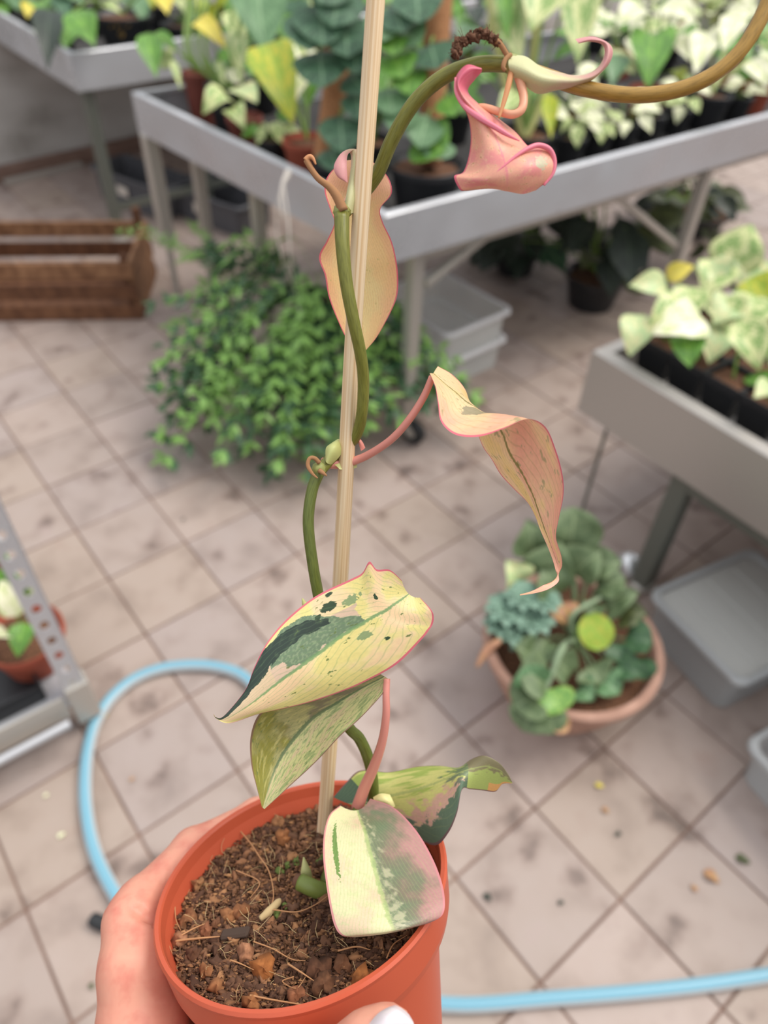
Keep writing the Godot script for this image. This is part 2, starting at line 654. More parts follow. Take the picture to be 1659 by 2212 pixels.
# ---------------------------------------------------------------- floor and walls
func build_floor() -> void:
	var fl := thing("floor", "beige-grey ceramic tiled greenhouse floor with brown joints", "floor", Vector3.ZERO, 0.0, "", "structure")
	var T := 0.23
	var org := Vector3(-0.8897, 0, -1.4516)
	part("joint_bed", boxm(Vector3(0, -0.044, -2.0), Vector3(6, 0, 0), Vector3(0, 0.04, 0), Vector3(0, 0, 6)), M.grout, fl)
	var turn := Basis(Vector3.UP, atan2(-AX.z, AX.x))
	var tm := boxm(Vector3(0, -0.004, 0), Vector3(0.1126, 0, 0), Vector3(0, 0.004, 0), Vector3(0, 0, 0.1126), 0.0018)
	var list := []
	for i in range(-26, 27):
		for j in range(-28, 24):
			var c := org + AX * T * (i + 0.5) + BX * T * (j + 0.5)
			var q := c - CAM
			var d := q.dot(RZ)
			if d < 0.2 or c.distance_to(Vector3(0, 0, -2)) > 5.6: continue
			var p := pix(c)
			if p.x < -260 or p.x > 1920 or p.y < -60 or p.y > 2480: continue
			list.append([d, c])
	list.sort_custom(func(a, b): return a[0] < b[0])
	var far := Flat.new()
	for k in list.size():
		var c: Vector3 = list[k][1]
		var b := turn * Basis(Vector3(rng.randf_range(-1, 1), 0, rng.randf_range(-1, 1)).normalized(), rng.randf_range(0, 0.003))
		if k < 298:
			lpart("tile", tm, M["tile%d" % rng.randi_range(0, 4)], fl, Transform3D(b, c + Vector3.UP * rng.randf_range(-0.0008, 0.0008)))
		else:
			far.box(c + Vector3(0, -0.004, 0), b * Vector3(0.1118, 0, 0), b * Vector3(0, 0.004, 0), b * Vector3(0, 0, 0.1118))
	var o := part("far_tiles", done(far), M.tile0, fl)
	o.set_meta("kind", "stuff")

func build_walls() -> void:
	# low masonry wall behind the far bench, seen under it
	var a := G(-40, 402)
	var b := G(200, 346)
	var d := (b - a).normalized()
	var n := Vector3(d.z, 0, -d.x)
	if n.dot(CAM - a) > 0.0: n = -n
	var p0 := a - d * 1.2
	var p1 := a + d * 7.5
	var w := thing("wall_back", "light grey plastered low wall behind the far bench", "wall", p0, 0.0, "", "structure")
	part("plaster", boxm((p0 + p1) / 2.0 + n * 0.08 + Vector3.UP * 0.56, d * 4.35, Vector3.UP * 0.48, n * 0.08), M.wall, w)
	part("plinth", boxm((p0 + p1) / 2.0 + n * 0.06 + Vector3.UP * 0.04, d * 4.35, Vector3.UP * 0.04, n * 0.1, 0.006), M.grout, w)
	var r := thing("floor_rail", "pale metal rail lying along the foot of the grey wall", "rail", a + Vector3.UP * 0.02)
	var q0 := G(10, 398)
	var q1 := G(176, 358)
	part("channel", bar(q0 + Vector3.UP * 0.012, q1 + Vector3.UP * 0.012, 0.05, 0.024, Vector3.UP.cross(q1 - q0), 0.003), M.leg_light, r)
	part("upstand", bar(q0 + Vector3.UP * 0.04 + n * 0.02, q1 + Vector3.UP * 0.04 + n * 0.02, 0.006, 0.05, n), M.leg_steel, r)

# ---------------------------------------------------------------- benches
func tray(o: Node3D, pts: Array, top: float, bot: float, mt: Material, lip := 0.022, base_sheet := true) -> void:
	# four folded side panels with a flange, mitred at the corners, and a base sheet
	var n := pts.size()
	var ctr := Vector3.ZERO
	for p in pts: ctr += p / n
	var ofs := func(i: int, d: float) -> Vector3:
		var p: Vector3 = pts[i]
		var a: Vector3 = (pts[(i + 1) % n] - p).normalized()
		var b: Vector3 = (pts[(i + n - 1) % n] - p).normalized()
		var na := Vector3(-a.z, 0, a.x)
		if na.dot(ctr - p) < 0: na = -na
		var nb := Vector3(-b.z, 0, b.x)
		if nb.dot(ctr - p) < 0: nb = -nb
		var m := (na + nb).normalized()
		return p + m * (d / maxf(0.2, m.dot(na)))
	var pr := [[0.0, bot], [0.0, top - 0.003], [0.003, top], [lip, top], [lip, top - 0.012], [0.004, top - 0.014], [0.004, bot]]
	for i in n:
		var k := (i + 1) % n
		var f := Flat.new()
		var e0 := []
		var e1 := []
		for q in pr:
			e0.append(ofs.call(i, q[0]) + Vector3.UP * q[1])
			e1.append(ofs.call(k, q[0]) + Vector3.UP * q[1])
		for j in pr.size():
			var l := (j + 1) % pr.size()
			f.face([e0[j], e1[j], e1[l], e0[l]])
		part("side_panel", mk(f.v, f.i, f.uv, true), mt, o)
	var base := Flat.new()
	var lo := []
	var hi := []
	for i in n:
		lo.append(ofs.call(i, 0.002) + Vector3.UP * (bot + 0.006))
		hi.append(ofs.call(i, 0.002) + Vector3.UP * (bot + 0.012))
	base.prism(lo, hi)
	part("tray_base", done(base), mt, o)
	if not base_sheet: return
	var mg := Flat.new()
	var ml := []
	var mh := []
	for i in n:
		ml.append(ofs.call(i, 0.01) + Vector3.UP * (bot + 0.0121))
		mh.append(ofs.call(i, 0.01) + Vector3.UP * (bot + 0.0145))
	mg.prism(ml, mh)
	part("dark_base_sheet", done(mg), mat("dark_sheet_grey", c8(62, 60, 60), 0.95), o)  # dark sheet covering the tray base between the pots

func caster(o: Node3D, at: Vector3, dir: Vector3) -> void:
	var c := part("caster", lathe(at + Vector3.UP * 0.085, Vector3.UP, [[0.0, 0.0], [0.022, 0.0], [0.022, 0.02], [0.0, 0.02]], 14), M.leg_light, o)
	var s := dir.cross(Vector3.UP).normalized()
	var w := at + dir * 0.03 + Vector3.UP * 0.045
	part("wheel", lathe(w - s * 0.014, s, [[0.0, 0.0], [0.038, 0.0], [0.045, 0.006], [0.045, 0.022], [0.038, 0.028], [0.0, 0.028]], 24), M.rubber, c)
	part("hub", lathe(w - s * 0.017, s, [[0.0, 0.0], [0.016, 0.0], [0.016, 0.034], [0.0, 0.034]], 16), M.leg_light, c)
	for k in [-1, 1]:
		part("fork", bar(at + Vector3.UP * 0.09 + s * 0.019 * k, w + s * 0.019 * k, 0.03, 0.003, s.cross(w - at)), M.leg_light, c)

var c0: Vector3
var cl: Vector3
var cr_: Vector3
func build_benches() -> void:
	# middle bench
	var H := 0.80
	c0 = G(833, 466, H) * Vector3(1, 0, 1)
	cl = G(283, 198, H) * Vector3(1, 0, 1)
	var r1 := G(1659, 250, H) * Vector3(1, 0, 1)
	cr_ = c0 + (r1 - c0).normalized() * 2.6
	var far := cl + (cr_ - c0)
	var o := thing("plant_bench", "galvanised metal plant bench with deep tray sides, crowded with potted plants", "bench", c0)
	tray(o, [c0, cr_, far, cl], H, 0.67, M.zinc)
	var A := (cr_ - c0).normalized()
	var B := (c0 - cl).normalized()
	var wl := c0.distance_to(cl)
	for e in [[0.15, 0.05], [1.45, 0.05], [0.15, wl - 0.1], [1.45, wl - 0.1]]:
		var p: Vector3 = c0 + A * e[0] - B * e[1]
		var l := part("leg", bar(p + Vector3.UP * 0.10, p + Vector3.UP * 0.672, 0.04, 0.04, A, 0.003), M.leg_light, o)
		if e[0] < 1.0: caster(o, p, (B * 0.8 + A * 0.2).normalized())
		else: part("foot", lathe(p, Vector3.UP, [[0.0, 0.0], [0.03, 0.0], [0.03, 0.012], [0.012, 0.016], [0.012, 0.11], [0.0, 0.11]], 14), M.leg_light, o)
	# corner leg at the far end of the long side, with its adjusting foot
	var q := cl + A * 0.02 + B * 0.03
	part("leg", bar(q + Vector3.UP * 0.30, q + Vector3.UP * 0.672, 0.05, 0.05, A, 0.004), M.leg_light, o)
	part("leg_sleeve", lathe(q + Vector3.UP * 0.27, Vector3.UP, [[0.0, 0.0], [0.034, 0.0], [0.034, 0.04], [0.0, 0.04]], 16), M.leg_light, o)
	part("foot", lathe(q, Vector3.UP, [[0.0, 0.0], [0.03, 0.0], [0.03, 0.01], [0.013, 0.014], [0.013, 0.28], [0.0, 0.28]], 14), M.leg_light, o)
	part("rail", bar(c0 + A * 0.15 - B * 0.07 + Vector3.UP * 0.64, c0 + A * 2.3 - B * 0.07 + Vector3.UP * 0.64, 0.03, 0.04, B), M.leg_light, o)
	for e in [[0.2, 0.48, 0.54], [1.45, 0.95, 0.35]]:
		part("brace", bar(c0 + A * e[0] - B * 0.06 + Vector3.UP * e[2], c0 + A * e[1] - B * 0.06 + Vector3.UP * 0.66, 0.022, 0.022, B, 0.002), M.leg_light, o)
	var s0 := c0 - B * 0.72 + A * 0.08
	part("leg", bar(s0 + Vector3.UP * 0.0, s0 + Vector3.UP * 0.672, 0.04, 0.04, A, 0.003), M.leg_light, o)

	# far bench beyond the aisle
	var f0 := G(150, 116, H) * Vector3(1, 0, 1)
	var fl := G(0, 30, H) * Vector3(1, 0, 1)
	var fr := G(650, 50, H) * Vector3(1, 0, 1)
	fl = f0 + (fl - f0).normalized() * 1.6
	fr = f0 + (fr - f0).normalized() * 3.2
	var o2 := thing("plant_bench", "galvanised metal plant bench across the aisle, beside the grey wall", "bench", f0)
	tray(o2, [f0, fr, fr + fl - f0, fl], H, 0.665, M.zinc)
	var A2 := (fr - f0).normalized()
	var B2 := (f0 - fl).normalized()
	for e in [[0.05, 0.05], [0.55, 0.1], [2.2, 0.1], [0.05, 1.3]]:
		var p: Vector3 = f0 + A2 * e[0] - B2 * e[1]
		part("leg", bar(p + Vector3.UP * 0.05, p + Vector3.UP * 0.67, 0.045, 0.045, A2, 0.003), M.leg_steel, o2)
		part("foot", lathe(p, Vector3.UP, [[0.0, 0.0], [0.035, 0.0], [0.035, 0.03], [0.02, 0.06], [0.0, 0.06]], 14), M.leg_light, o2)
	part("rail", bar(f0 + A2 * 0.05 - B2 * 0.08 + Vector3.UP * 0.16, f0 + A2 * 2.4 - B2 * 0.08 + Vector3.UP * 0.16, 0.02, 0.03, B2), M.leg_steel, o2)

	# low bench with the seedlings
	var h3 := 0.60
	var g0 := G(1280, 757, h3) * Vector3(1, 0, 1)
	var gn := G(1659, 985, h3) * Vector3(1, 0, 1)
	var Bn := (gn - g0).normalized()
	var An := Vector3(Bn.z, 0, -Bn.x)
	var steel := mat("brushed_steel", c8(186, 181, 175), 0.42, 0.55)
	var o3 := thing("seedling_bench", "low brushed metal bench holding black square pots of variegated seedlings", "bench", g0)
	tray(o3, [g0, g0 + Bn * 2.3, g0 + Bn * 2.3 + An * 1.3, g0 + An * 1.3], h3, 0.425, steel, 0.035, false)  # near end lengthened out of view to cast shade on the floor
	var foot := G(1385, 1262)
	var bt := foot
	for e in [[0.0, 0.0], [1.75, 0.0], [0.0, 0.9], [1.75, 0.9]]:
		var p: Vector3 = bt + Bn * e[0] + An * e[1]
		part("leg", bar(p + Vector3.UP * 0.015, p + Vector3.UP * 0.415, 0.05, 0.05, An, 0.004), M.leg_steel, o3)
		part("foot", lathe(p, Vector3.UP, [[0.0, 0.0], [0.035, 0.0], [0.035, 0.012], [0.015, 0.02], [0.0, 0.02]], 16), M.leg_light, o3)
	for e in [0.0, 0.9]:
		part("rail", bar(bt + An * e + Vector3.UP * 0.395, bt + An * e + Bn * 1.75 + Vector3.UP * 0.395, 0.045, 0.045, An, 0.003), M.leg_steel, o3)
	# thin rod standing under the corner
	var rp := G(1258, 1100)
	part("rod", tb([rp, rp + Vector3.UP * 0.43], [0.005], 8, 2), M.leg_steel, o3)

# ---------------------------------------------------------------- things on the floor
func build_floor_things() -> void:
	# hose
	var pts := []
	for q in [[3600, 1500], [2500, 1900], [1950, 2055], [1659, 2106], [1450, 2135], [1200, 2156], [960, 2169], [760, 2120], [650, 1960], [615, 1760], [600, 1610], [575, 1520], [530, 1464], [480, 1443], [420, 1437], [350, 1444], [290, 1467], [240, 1508], [207, 1560], [190, 1620], [184, 1690], [188, 1760], [205, 1840], [245, 1925], [310, 2020], [420, 2130], [560, 2280]]:
		pts.append(G(q[0], q[1], 0.0137))
	var hs := thing("garden_hose", "light blue garden hose looping across the tiled floor", "hose", pts[6] - Vector3.UP * 0.011)
	part("pipe", tube(spline(pts, 170), [0.0135], 16), M.hose, hs)
	# hose fitting peeping out beside the hand
	var hp := G(224, 1990)
	var ft := thing("hose_fitting", "small black plastic hose fitting lying on the floor beside the blue hose", "fitting", hp)
	part("collar", lathe(hp + Vector3(-0.02, 0.013, 0), Vector3(0.94, 0, 0.34), [[0.0, 0.0], [0.011, 0.0], [0.013, 0.004], [0.013, 0.03], [0.009, 0.034], [0.009, 0.05], [0.0, 0.05]], 18), M.rubber, ft)
	# wooden crate
	var a := G(310, 692)
	var dx := (a - G(-10, 696)).normalized()
	var dz := Vector3(dx.z, 0, -dx.x)
	if dz.z > 0: dz = -dz
	var len := 0.86
	var dep := 0.40
	var cr0 := a - dx * len
	var ct := thing("wooden_crate", "weathered brown wooden slatted crate standing on the tiled floor", "crate", cr0)
	var n := 0
	for side: float in [0.0, dep]:
		for k in 3:
			var y := 0.035 + k * 0.088
			var st: Vector3 = cr0 + dz * (side + (0.007 if side == 0.0 else -0.007)) + Vector3.UP * y
			part("slat", bar(st, st + dx * len, 0.064, 0.013, Vector3.UP, 0.002), M["plank%d" % (n % 3)], ct)
			n += 1
	for e in [0.012, len - 0.012]:
		for k in 2:
			var y := 0.06 + k * 0.125
			var st: Vector3 = cr0 + dx * e + dz * 0.016 + Vector3.UP * y
			part("end_board", bar(st, st + dz * (dep - 0.032), 0.115, 0.016, Vector3.UP, 0.002), M.plank2, ct)
		for s in [0.03, dep - 0.03]:
			var st: Vector3 = cr0 + dx * (e - signf(e - 0.4) * 0.02) + dz * s
			part("corner_post", bar(st + Vector3.UP * 0.005, st + Vector3.UP * (0.265 if s < 0.2 else 0.31), 0.03, 0.022, dx, 0.002), M.plank1, ct)
	for k in 5:
		var st: Vector3 = cr0 + dz * (0.04 + k * 0.08) + Vector3.UP * 0.012
		part("bottom_slat", bar(st, st + dx * len, 0.066, 0.01, dz, 0.002), M["plank%d" % (k % 3)], ct)
	# stacked clear boxes under the middle bench
	var b0 := G(965, 728, 0.24) * Vector3(1, 0, 1)
	var b1 := G(1110, 668, 0.24) * Vector3(1, 0, 1)
	var u := (b1 - b0).normalized()
	var v := Vector3(u.z, 0, -u.x)
	if v.z > 0: v = -v
	var w := b0.distance_to(b1)
	for k in 2:
		tub("storage_box", "clear plastic storage box %s of two stacked under the bench" % ["at the bottom", "on top"][k], "storage box", b0 + Vector3.UP * (0.0 + 0.115 * k), u, v, w, 0.40, 0.125, M.clear_plastic, 0.9, mat("plastic_white", c8(216, 216, 218), 0.4))
	# grey translucent tubs under the seedling bench
	var t0 := G(1400, 1278, 0.15) * Vector3(1, 0, 1)
	var t1 := G(1600, 1484, 0.15) * Vector3(1, 0, 1)
	u = (t1 - t0).normalized()
	v = Vector3(u.z, 0, -u.x)
	if v.x < 0: v = -v
	tub("plastic_tub", "shallow grey translucent plastic tub beside the succulent bowl", "tub", t0, u, v, t0.distance_to(t1), 0.36, 0.15, M.grey_tub, 0.88, mat("tub_rim", c8(168, 170, 170), 0.4))
	var lid := mat("tub_lid", Color(0.80, 0.80, 0.78, 0.72), 0.4)
	lid.transparency = BaseMaterial3D.TRANSPARENCY_ALPHA
	var tw := t0.distance_to(t1)
	var lc := t0 + u * tw / 2.0 + v * 0.18 + Vector3.UP * 0.136
	var td := thing("tub_lid", "recessed translucent lid closing the shallow grey tub", "lid", lc - Vector3.UP * 0.002)
	part("panel", boxm(lc, u * (tw / 2.0 - 0.015), Vector3.UP * 0.0015, v * 0.165, 0.001), lid, td)
	for k in [-0.09, 0.0, 0.09]:
		part("rib", boxm(lc + v * k + Vector3.UP * 0.003, u * (tw / 2.0 - 0.03), Vector3.UP * 0.0016, v * 0.006, 0.001), lid, td)
	var t2 := G(1608, 1600, 0.14) * Vector3(1, 0, 1)
	tub("plastic_tub", "grey translucent plastic tub with a pale rim, beyond the shallow tub", "tub", t2, u, v, 0.30, 0.40, 0.14, M.grey_tub, 0.85, M.tub_rim)
	# bits on the floor
	var bits := [[400, 1120, "dark", 0.012], [1285, 1695, "yellow", 0.02], [1300, 1745, "blush", 0.018], [1340, 1797, "dark", 0.016], [1588, 1850, "olive", 0.03], [1520, 1880, "blush", 0.035], [1506, 1926, "blush", 0.016], [1205, 1952, "dark", 0.014], [1045, 1930, "dark", 0.02], [125, 1810, "cream", 0.016], [105, 1716, "cream", 0.012], [196, 2122, "olive", 0.014], [290, 1680, "blush", 0.012], [228, 1537, "yellow", 0.016], [100, 1585, "yellow", 0.014]]
	for k in bits.size():
		var q: Array = bits[k]
		var p := G(q[0], q[1], 0.003)
		var o := thing("fallen_leaf", "small dry leaf scrap lying on the tiled floor", "leaf", p, 0.0, "leaf scraps on the floor")
		var an := rng.randf() * TAU
		part("blade", leaf_mesh(p, p + Vector3(cos(an), 0.05, sin(an)) * q[3], q[3] * 0.6, Vector3.UP, 0, 0.1, 0.2, 0.1, 5, 4), M[q[2]], o)

func tub(called: String, label: String, cat: String, p: Vector3, u: Vector3, v: Vector3, w: float, d: float, h: float, m: Material, taper: float, rim: Material = null) -> Node3D:
	var o := thing(called, label, cat, p)
	var ring := func(s: float, y: float, grow: float) -> Array:
		var c := p + u * w / 2.0 + v * d / 2.0 + Vector3.UP * y
		var out := []
		var hw := w / 2.0 * s + grow
		var hd := d / 2.0 * s + grow
		var r := 0.03
		for k in 4:
			var sx: float = [1, -1, -1, 1][k]
			var sy: float = [1, 1, -1, -1][k]
			for j in 5:
				var an := (k + j / 4.0) * PI / 2.0
				out.append(c + u * (sx * (hw - r) + r * cos(an)) + v * (sy * (hd - r) + r * sin(an)))
		return out
	var strip := func(rings: Array, cap: bool) -> ArrayMesh:
		var vv := PackedVector3Array()
		var ix := PackedInt32Array()
		var n: int = rings[0].size()
		for r in rings:
			for q in r: vv.append(q)
		for k in rings.size() - 1:
			for j in n:
				var a: int = k * n + j
				var b: int = k * n + (j + 1) % n
				ix.append_array([a, b, a + n, b, b + n, a + n])
		if cap:
			var c := vv.size()
			var s := Vector3.ZERO
			for q in rings[0]: s += q / n
			vv.append(s)
			for j in n: ix.append_array([c, (j + 1) % n, j])
		return mk(vv, ix)
	part("wall", strip.call([ring.call(taper, 0.003, 0.0), ring.call(taper, 0.004, 0.0), ring.call(1.0, h - 0.004, -0.012)], true), m, o)
	part("rim", strip.call([ring.call(1.0, h - 0.006, -0.012), ring.call(1.0, h, -0.012), ring.call(1.0, h, 0.0), ring.call(1.0, h - 0.014, 0.002), ring.call(1.0, h - 0.014, -0.001), ring.call(1.0, h - 0.006, -0.002), ring.call(1.0, h - 0.006, -0.012)], false), rim if rim else m, o)
	return o

var pots := []
func free_spot(c: Vector3, r: float, lo: Array) -> Vector3:
	# nearest place where a pot touches no other pot and stays inside the tray (lo: corner, two sides)
	var A: Vector3 = (lo[1] - lo[0]).normalized()
	var B: Vector3 = (lo[2] - lo[0]).normalized()
	for k in 260:
		var q := c + Vector3(cos(k * 2.4), 0, sin(k * 2.4)) * 0.022 * sqrt(k)
		var ok := true
		for p in pots:
			if Vector2(p[0].x - q.x, p[0].z - q.z).length() < p[1] + r + 0.003: ok = false
		var e: Vector3 = q - lo[0]
		if e.dot(A) < r + 0.012 or e.dot(B) < r + 0.012: ok = false
		if ok:
			return q
	return c

# ---------------------------------------------------------------- plants on the middle bench
func spray(o: Node3D, root: Vector3, kinds: Array, count: int, hlo: float, hhi: float, reach: float, size: float, shape: int, seed_: int, lean := 0.55) -> void:
	var r := RandomNumberGenerator.new()
	r.seed = seed_
	for k in count:
		var an := TAU * k / count + r.randf_range(-0.4, 0.4)
		var out := Vector3(cos(an), 0, sin(an))
		var b := root + out * reach * r.randf_range(0.25, 0.8) + Vector3.UP * r.randf_range(hlo, hhi)
		var l := size * r.randf_range(0.75, 1.2)
		var t := b + (out * r.randf_range(0.5, 1.0) + Vector3.UP * r.randf_range(-0.75, 0.15)).normalized() * l
		leaf_at(o, M[kinds[r.randi() % kinds.size()]], b, t, l * r.randf_range(0.5, 0.68), shape, root + out * 0.01, lean, 0.1, 0.1, 0.03)

func build_bench_plants() -> void:
	var fl := 0.6848
	var up := Vector3.UP
	# 6 pots with coir poles and corrugated climbers
	var poles := [
		["black potted climber on a coir pole with overlapping dark corrugated leaves", [706, 352], 0.085, 0.13, [[700, 350], [722, 200], [742, -60]], 0.032,
			[[690, 10, 700, 100, .14], [735, -20, 720, 60, .13], [745, 40, 752, 125, .13], [690, 110, 700, 190, .14], [660, 30, 668, 110, .12], [765, 90, 770, 160, .10], [735, 250, 742, 330, .12], [770, 200, 780, 260, .09], [720, -60, 690, 10, .13], [755, 160, 790, 200, .09], [715, 320, 730, 370, .09]], "corrugated"],
		["black potted climber on a thick coir pole with small rounded green leaves", [922, 352], 0.105, 0.15, [[925, 355], [935, 200], [952, -60]], 0.034,
			[[850, 10, 870, 70, .11], [900, -20, 905, 50, .12], [870, 60, 905, 95, .10], [930, 95, 945, 150, .11], [850, 110, 870, 170, .10], [885, 140, 880, 205, .09], [840, 190, 850, 250, .10], [870, 220, 850, 285, .09], [925, 250, 905, 320, .10], [950, 300, 930, 345, .10], [905, 290, 960, 330, .13], [845, 60, 850, 120, .08], [960, 210, 985, 250, .07], [830, 30, 825, 90, .09]], "mix"]]
	for q in poles:
		var c := free_spot(G(q[1][0], q[1][1], fl + q[3]), q[2], [c0, cr_, cl])
		var d := depth_of(c)
		var o := pot_thing("potted_climber", q[0], "plant", c, q[2], q[3], M.black_pot)
		var axis := []
		for e in q[4]: axis.append(P(e[0], e[1], d + (e[1] - 350.0) * 0.00035))
		part("coir_pole", tube(spline(axis, 30), [q[5]], 14, 0.05), M.coir, o)
		for e in q[6]:
			var dd: float = d - 0.07 + (e[1] - 300.0) * 0.0004
			var mt: Material = M.corrugated if q[7] == "corrugated" else [M.green, M.corrugated, M.grey_green][rng.randi() % 3]
			lf(o, mt, [e[0], e[1], dd], [e[2], e[3], dd - 0.03], e[4] * 1.05, 4, P(e[0] + 8, e[1] - 10, dd + 0.05), 0.25, 0.08, 0.02, 0.02)
	# 1 small terracotta pot at the far corner
	var c := free_spot(G(345, 165, fl + 0.168), 0.056, [c0, cr_, cl])
	var o := pot_thing("potted_plant", "terracotta potted plant with one folded bright green leaf at the bench corner", "plant", c, 0.056, 0.168, M.terracotta_dark)
	var d := depth_of(c)
	lf(o, M.green, [318, 72, d - 0.05], [338, 168, d - 0.1], 0.085, 1, c, 0.1, 0.05, 0.25)
	lf(o, M.green, [330, 75, d], [385, 112, d - 0.02], 0.06, 0, c, 0.6)
	lf(o, M.cream_green, [352, 150, d], [372, 100, d + 0.02], 0.05, 0, c, 0.4)
	# 2 big black pot with tall stems and a great leaf
	c = free_spot(G(426, 185, fl + 0.164), 0.088, [c0, cr_, cl])
	d = depth_of(c)
	o = pot_thing("potted_plant", "large black potted plant with tall green stems and a huge grey-green hanging leaf", "plant", c, 0.088, 0.164, M.black_pot)
	lf(o, M.grey_green, [552, -60, d - 0.12], [574, 118, d - 0.2], 0.19, 0, c, 0.25, 0.06, 0.08)
	lf(o, M.green, [600, 40, d - 0.05], [640, 105, d - 0.1], 0.10, 0, c, 0.6, 0.1)
	lf(o, M.yellow, [424, 45, d - 0.06], [488, 105, d - 0.1], 0.07, 0, c, 0.5, 0.12, 0.15, 0.05)
	lf(o, M.cream_green, [505, 60, d - 0.02], [520, 175, d - 0.1], 0.07, 1, c, 0.3)
	for q in [[415, 20], [432, 40], [446, 10], [404, 60], [500, 20]]:
		part("stem", tb([c + Vector3(rng.randf_range(-0.03, 0.03), -0.02, rng.randf_range(-0.03, 0.03)), P(q[0], 120, d - 0.02), P(q[0] + 4, q[1] - 60, d - 0.03)], [0.008, 0.006], 8, 8), M.stalk, o)
	lf(o, M.cream_green, [372, 130, d - 0.05], [392, 195, d - 0.1], 0.025, 1, c, 0.3)
	lf(o, M.cream_green, [470, 130, d - 0.05], [486, 190, d - 0.1], 0.025, 1, c, 0.3)
	# 3 pale curled plant
	c = free_spot(G(500, 262, fl + 0.11), 0.06, [c0, cr_, cl])
	d = depth_of(c)
	o = pot_thing("potted_plant", "terracotta potted plant with pale cream curled leaves leaning towards the bench edge", "plant", c, 0.06, 0.11, M.terracotta_dark)
	lf(o, M.cream_green, [500, 222, d - 0.1], [438, 246, d - 0.16], 0.10, 0, c, 0.6, 0.35, 0.1, 0.06)
	lf(o, M.cream_green, [500, 235, d - 0.12], [530, 282, d - 0.18], 0.07, 0, c, 0.3, 0.2)
	lf(o, M.pale_mint, [510, 190, d - 0.05], [556, 222, d - 0.1], 0.09, 0, c, 0.7)
	lf(o, M.cream, [520, 180, d], [490, 150, d + 0.02], 0.06, 0, c, 0.6)
	# 4 dark pot between
	c = free_spot(G(556, 300, fl + 0.1), 0.055, [c0, cr_, cl])
	o = pot_thing("potted_plant", "black potted plant with small green leaves between two terracotta pots", "plant", c, 0.055, 0.1, M.black_pot)
	spray(o, c - up * 0.01, ["cream_green", "green"], 6, 0.02, 0.06, 0.05, 0.07, 0, 71)
	# 5 terracotta with lime leaf
	c = free_spot(G(620, 285, fl + 0.12), 0.075, [c0, cr_, cl])
	d = depth_of(c)
	o = pot_thing("potted_plant", "terracotta potted plant with a long lime-yellow leaf and a white one", "plant", c, 0.075, 0.12, M.terracotta)
	lf(o, M.lime, [572, 96, d - 0.1], [634, 268, d - 0.2], 0.135, 0, c, 0.25, 0.08, 0.2)
	lf(o, M.cream, [662, 96, d], [640, 215, d - 0.1], 0.10, 1, c, 0.3, 0.08)
	lf(o, M.cream_green, [600, 120, d], [668, 130, d - 0.06], 0.11, 0, c, 0.6)
	lf(o, M.green, [668, 150, d + 0.05], [660, 240, d], 0.08, 0, c, 0.4)
	# 7 broad yellowish plant
	c = free_spot(G(1135, 282, fl + 0.14), 0.09, [c0, cr_, cl])
	d = depth_of(c)
	o = pot_thing("potted_plant", "black potted plant with thick pale stems and tall cream-yellow blades", "plant", c, 0.09, 0.14, M.black_pot)
	for q in [[1060, 60, 1085, -60], [1105, 120, 1120, -60], [1150, 140, 1175, -60], [1085, 160, 1050, -40]]:
		part("stem", tb([c - up * 0.02, P(q[0] + 25, q[1] + 60, d), P(q[0], q[1], d - 0.02), P(q[2], q[3], d - 0.03)], [0.016, 0.013, 0.011], 10, 10), M.stalk_pale, o)
	lf(o, M.cream_green, [1255, -70, d - 0.05], [1248, 140, d - 0.12], 0.12, 1, c, 0.2, 0.05)
	lf(o, M.cream_green, [1190, -60, d - 0.1], [1145, 70, d - 0.16], 0.13, 1, c, 0.2, 0.05)
	lf(o, M.cream_green, [1085, -50, d - 0.06], [1125, 150, d - 0.12], 0.10, 1, c, 0.2, 0.05)
	lf(o, M.green, [1085, -60, d - 0.1], [1098, 95, d - 0.14], 0.05, 1, c, 0.2, 0.05)
	lf(o, M.cream_green, [1120, 200, d - 0.05], [1075, 255, d - 0.1], 0.07, 0, c, 0.4)
	lf(o, M.lime, [1185, 200, d - 0.05], [1190, 300, d - 0.1], 0.05, 1, c, 0.3)
	lf(o, M.grey_green, [1030, 60, d + 0.05], [990, 120, d], 0.09, 0, c, 0.5)
	lf(o, M.green, [1010, 150, d + 0.08], [1000, 250, d], 0.09, 0, c, 0.4)
	# 8 row of small cream plants along the front edge
	var row := [[1235, 292, "cream"], [1296, 276, "cream_green"], [1352, 262, "cream"], [1410, 244, "cream_green"], [1470, 230, "cream"], [1600, 205, "cream"]]
	for k in row.size():
		c = free_spot(G(row[k][0], row[k][1], fl + 0.09), 0.055, [c0, cr_, cl])
		o = pot_thing("potted_seedling", "small cream-leaved seedling in a black pot, %s along the bench front edge from its corner" % ORD[k], "plant", c, 0.055, 0.09, M.black_pot, "small cream seedlings along the front edge", 20)
		spray(o, c - up * 0.01, [row[k][2], "cream_green", "cream"], 7, 0.02, 0.09, 0.06, 0.075, 0, 100 + k)
	# 9 larger plants behind them
	c = free_spot(G(1540, 215, fl + 0.12), 0.085, [c0, cr_, cl])
	d = depth_of(c)
	o = pot_thing("potted_plant", "black potted plant with white-cream leaves on pale stalks", "plant", c, 0.085, 0.12, M.black_pot)
	lf(o, M.cream, [1530, 70, d], [1500, 160, d - 0.1], 0.11, 0, c, 0.4, 0.1, 0.1, 0.03, M.stalk_pale)
	lf(o, M.cream, [1590, 40, d], [1560, 110, d - 0.1], 0.10, 0, c, 0.4, 0.1, 0.1, 0.03, M.stalk_pale)
	lf(o, M.cream, [1620, 130, d - 0.02], [1659, 190, d - 0.08], 0.09, 0, c, 0.5, 0.1, 0.1, 0.03, M.stalk_pale)
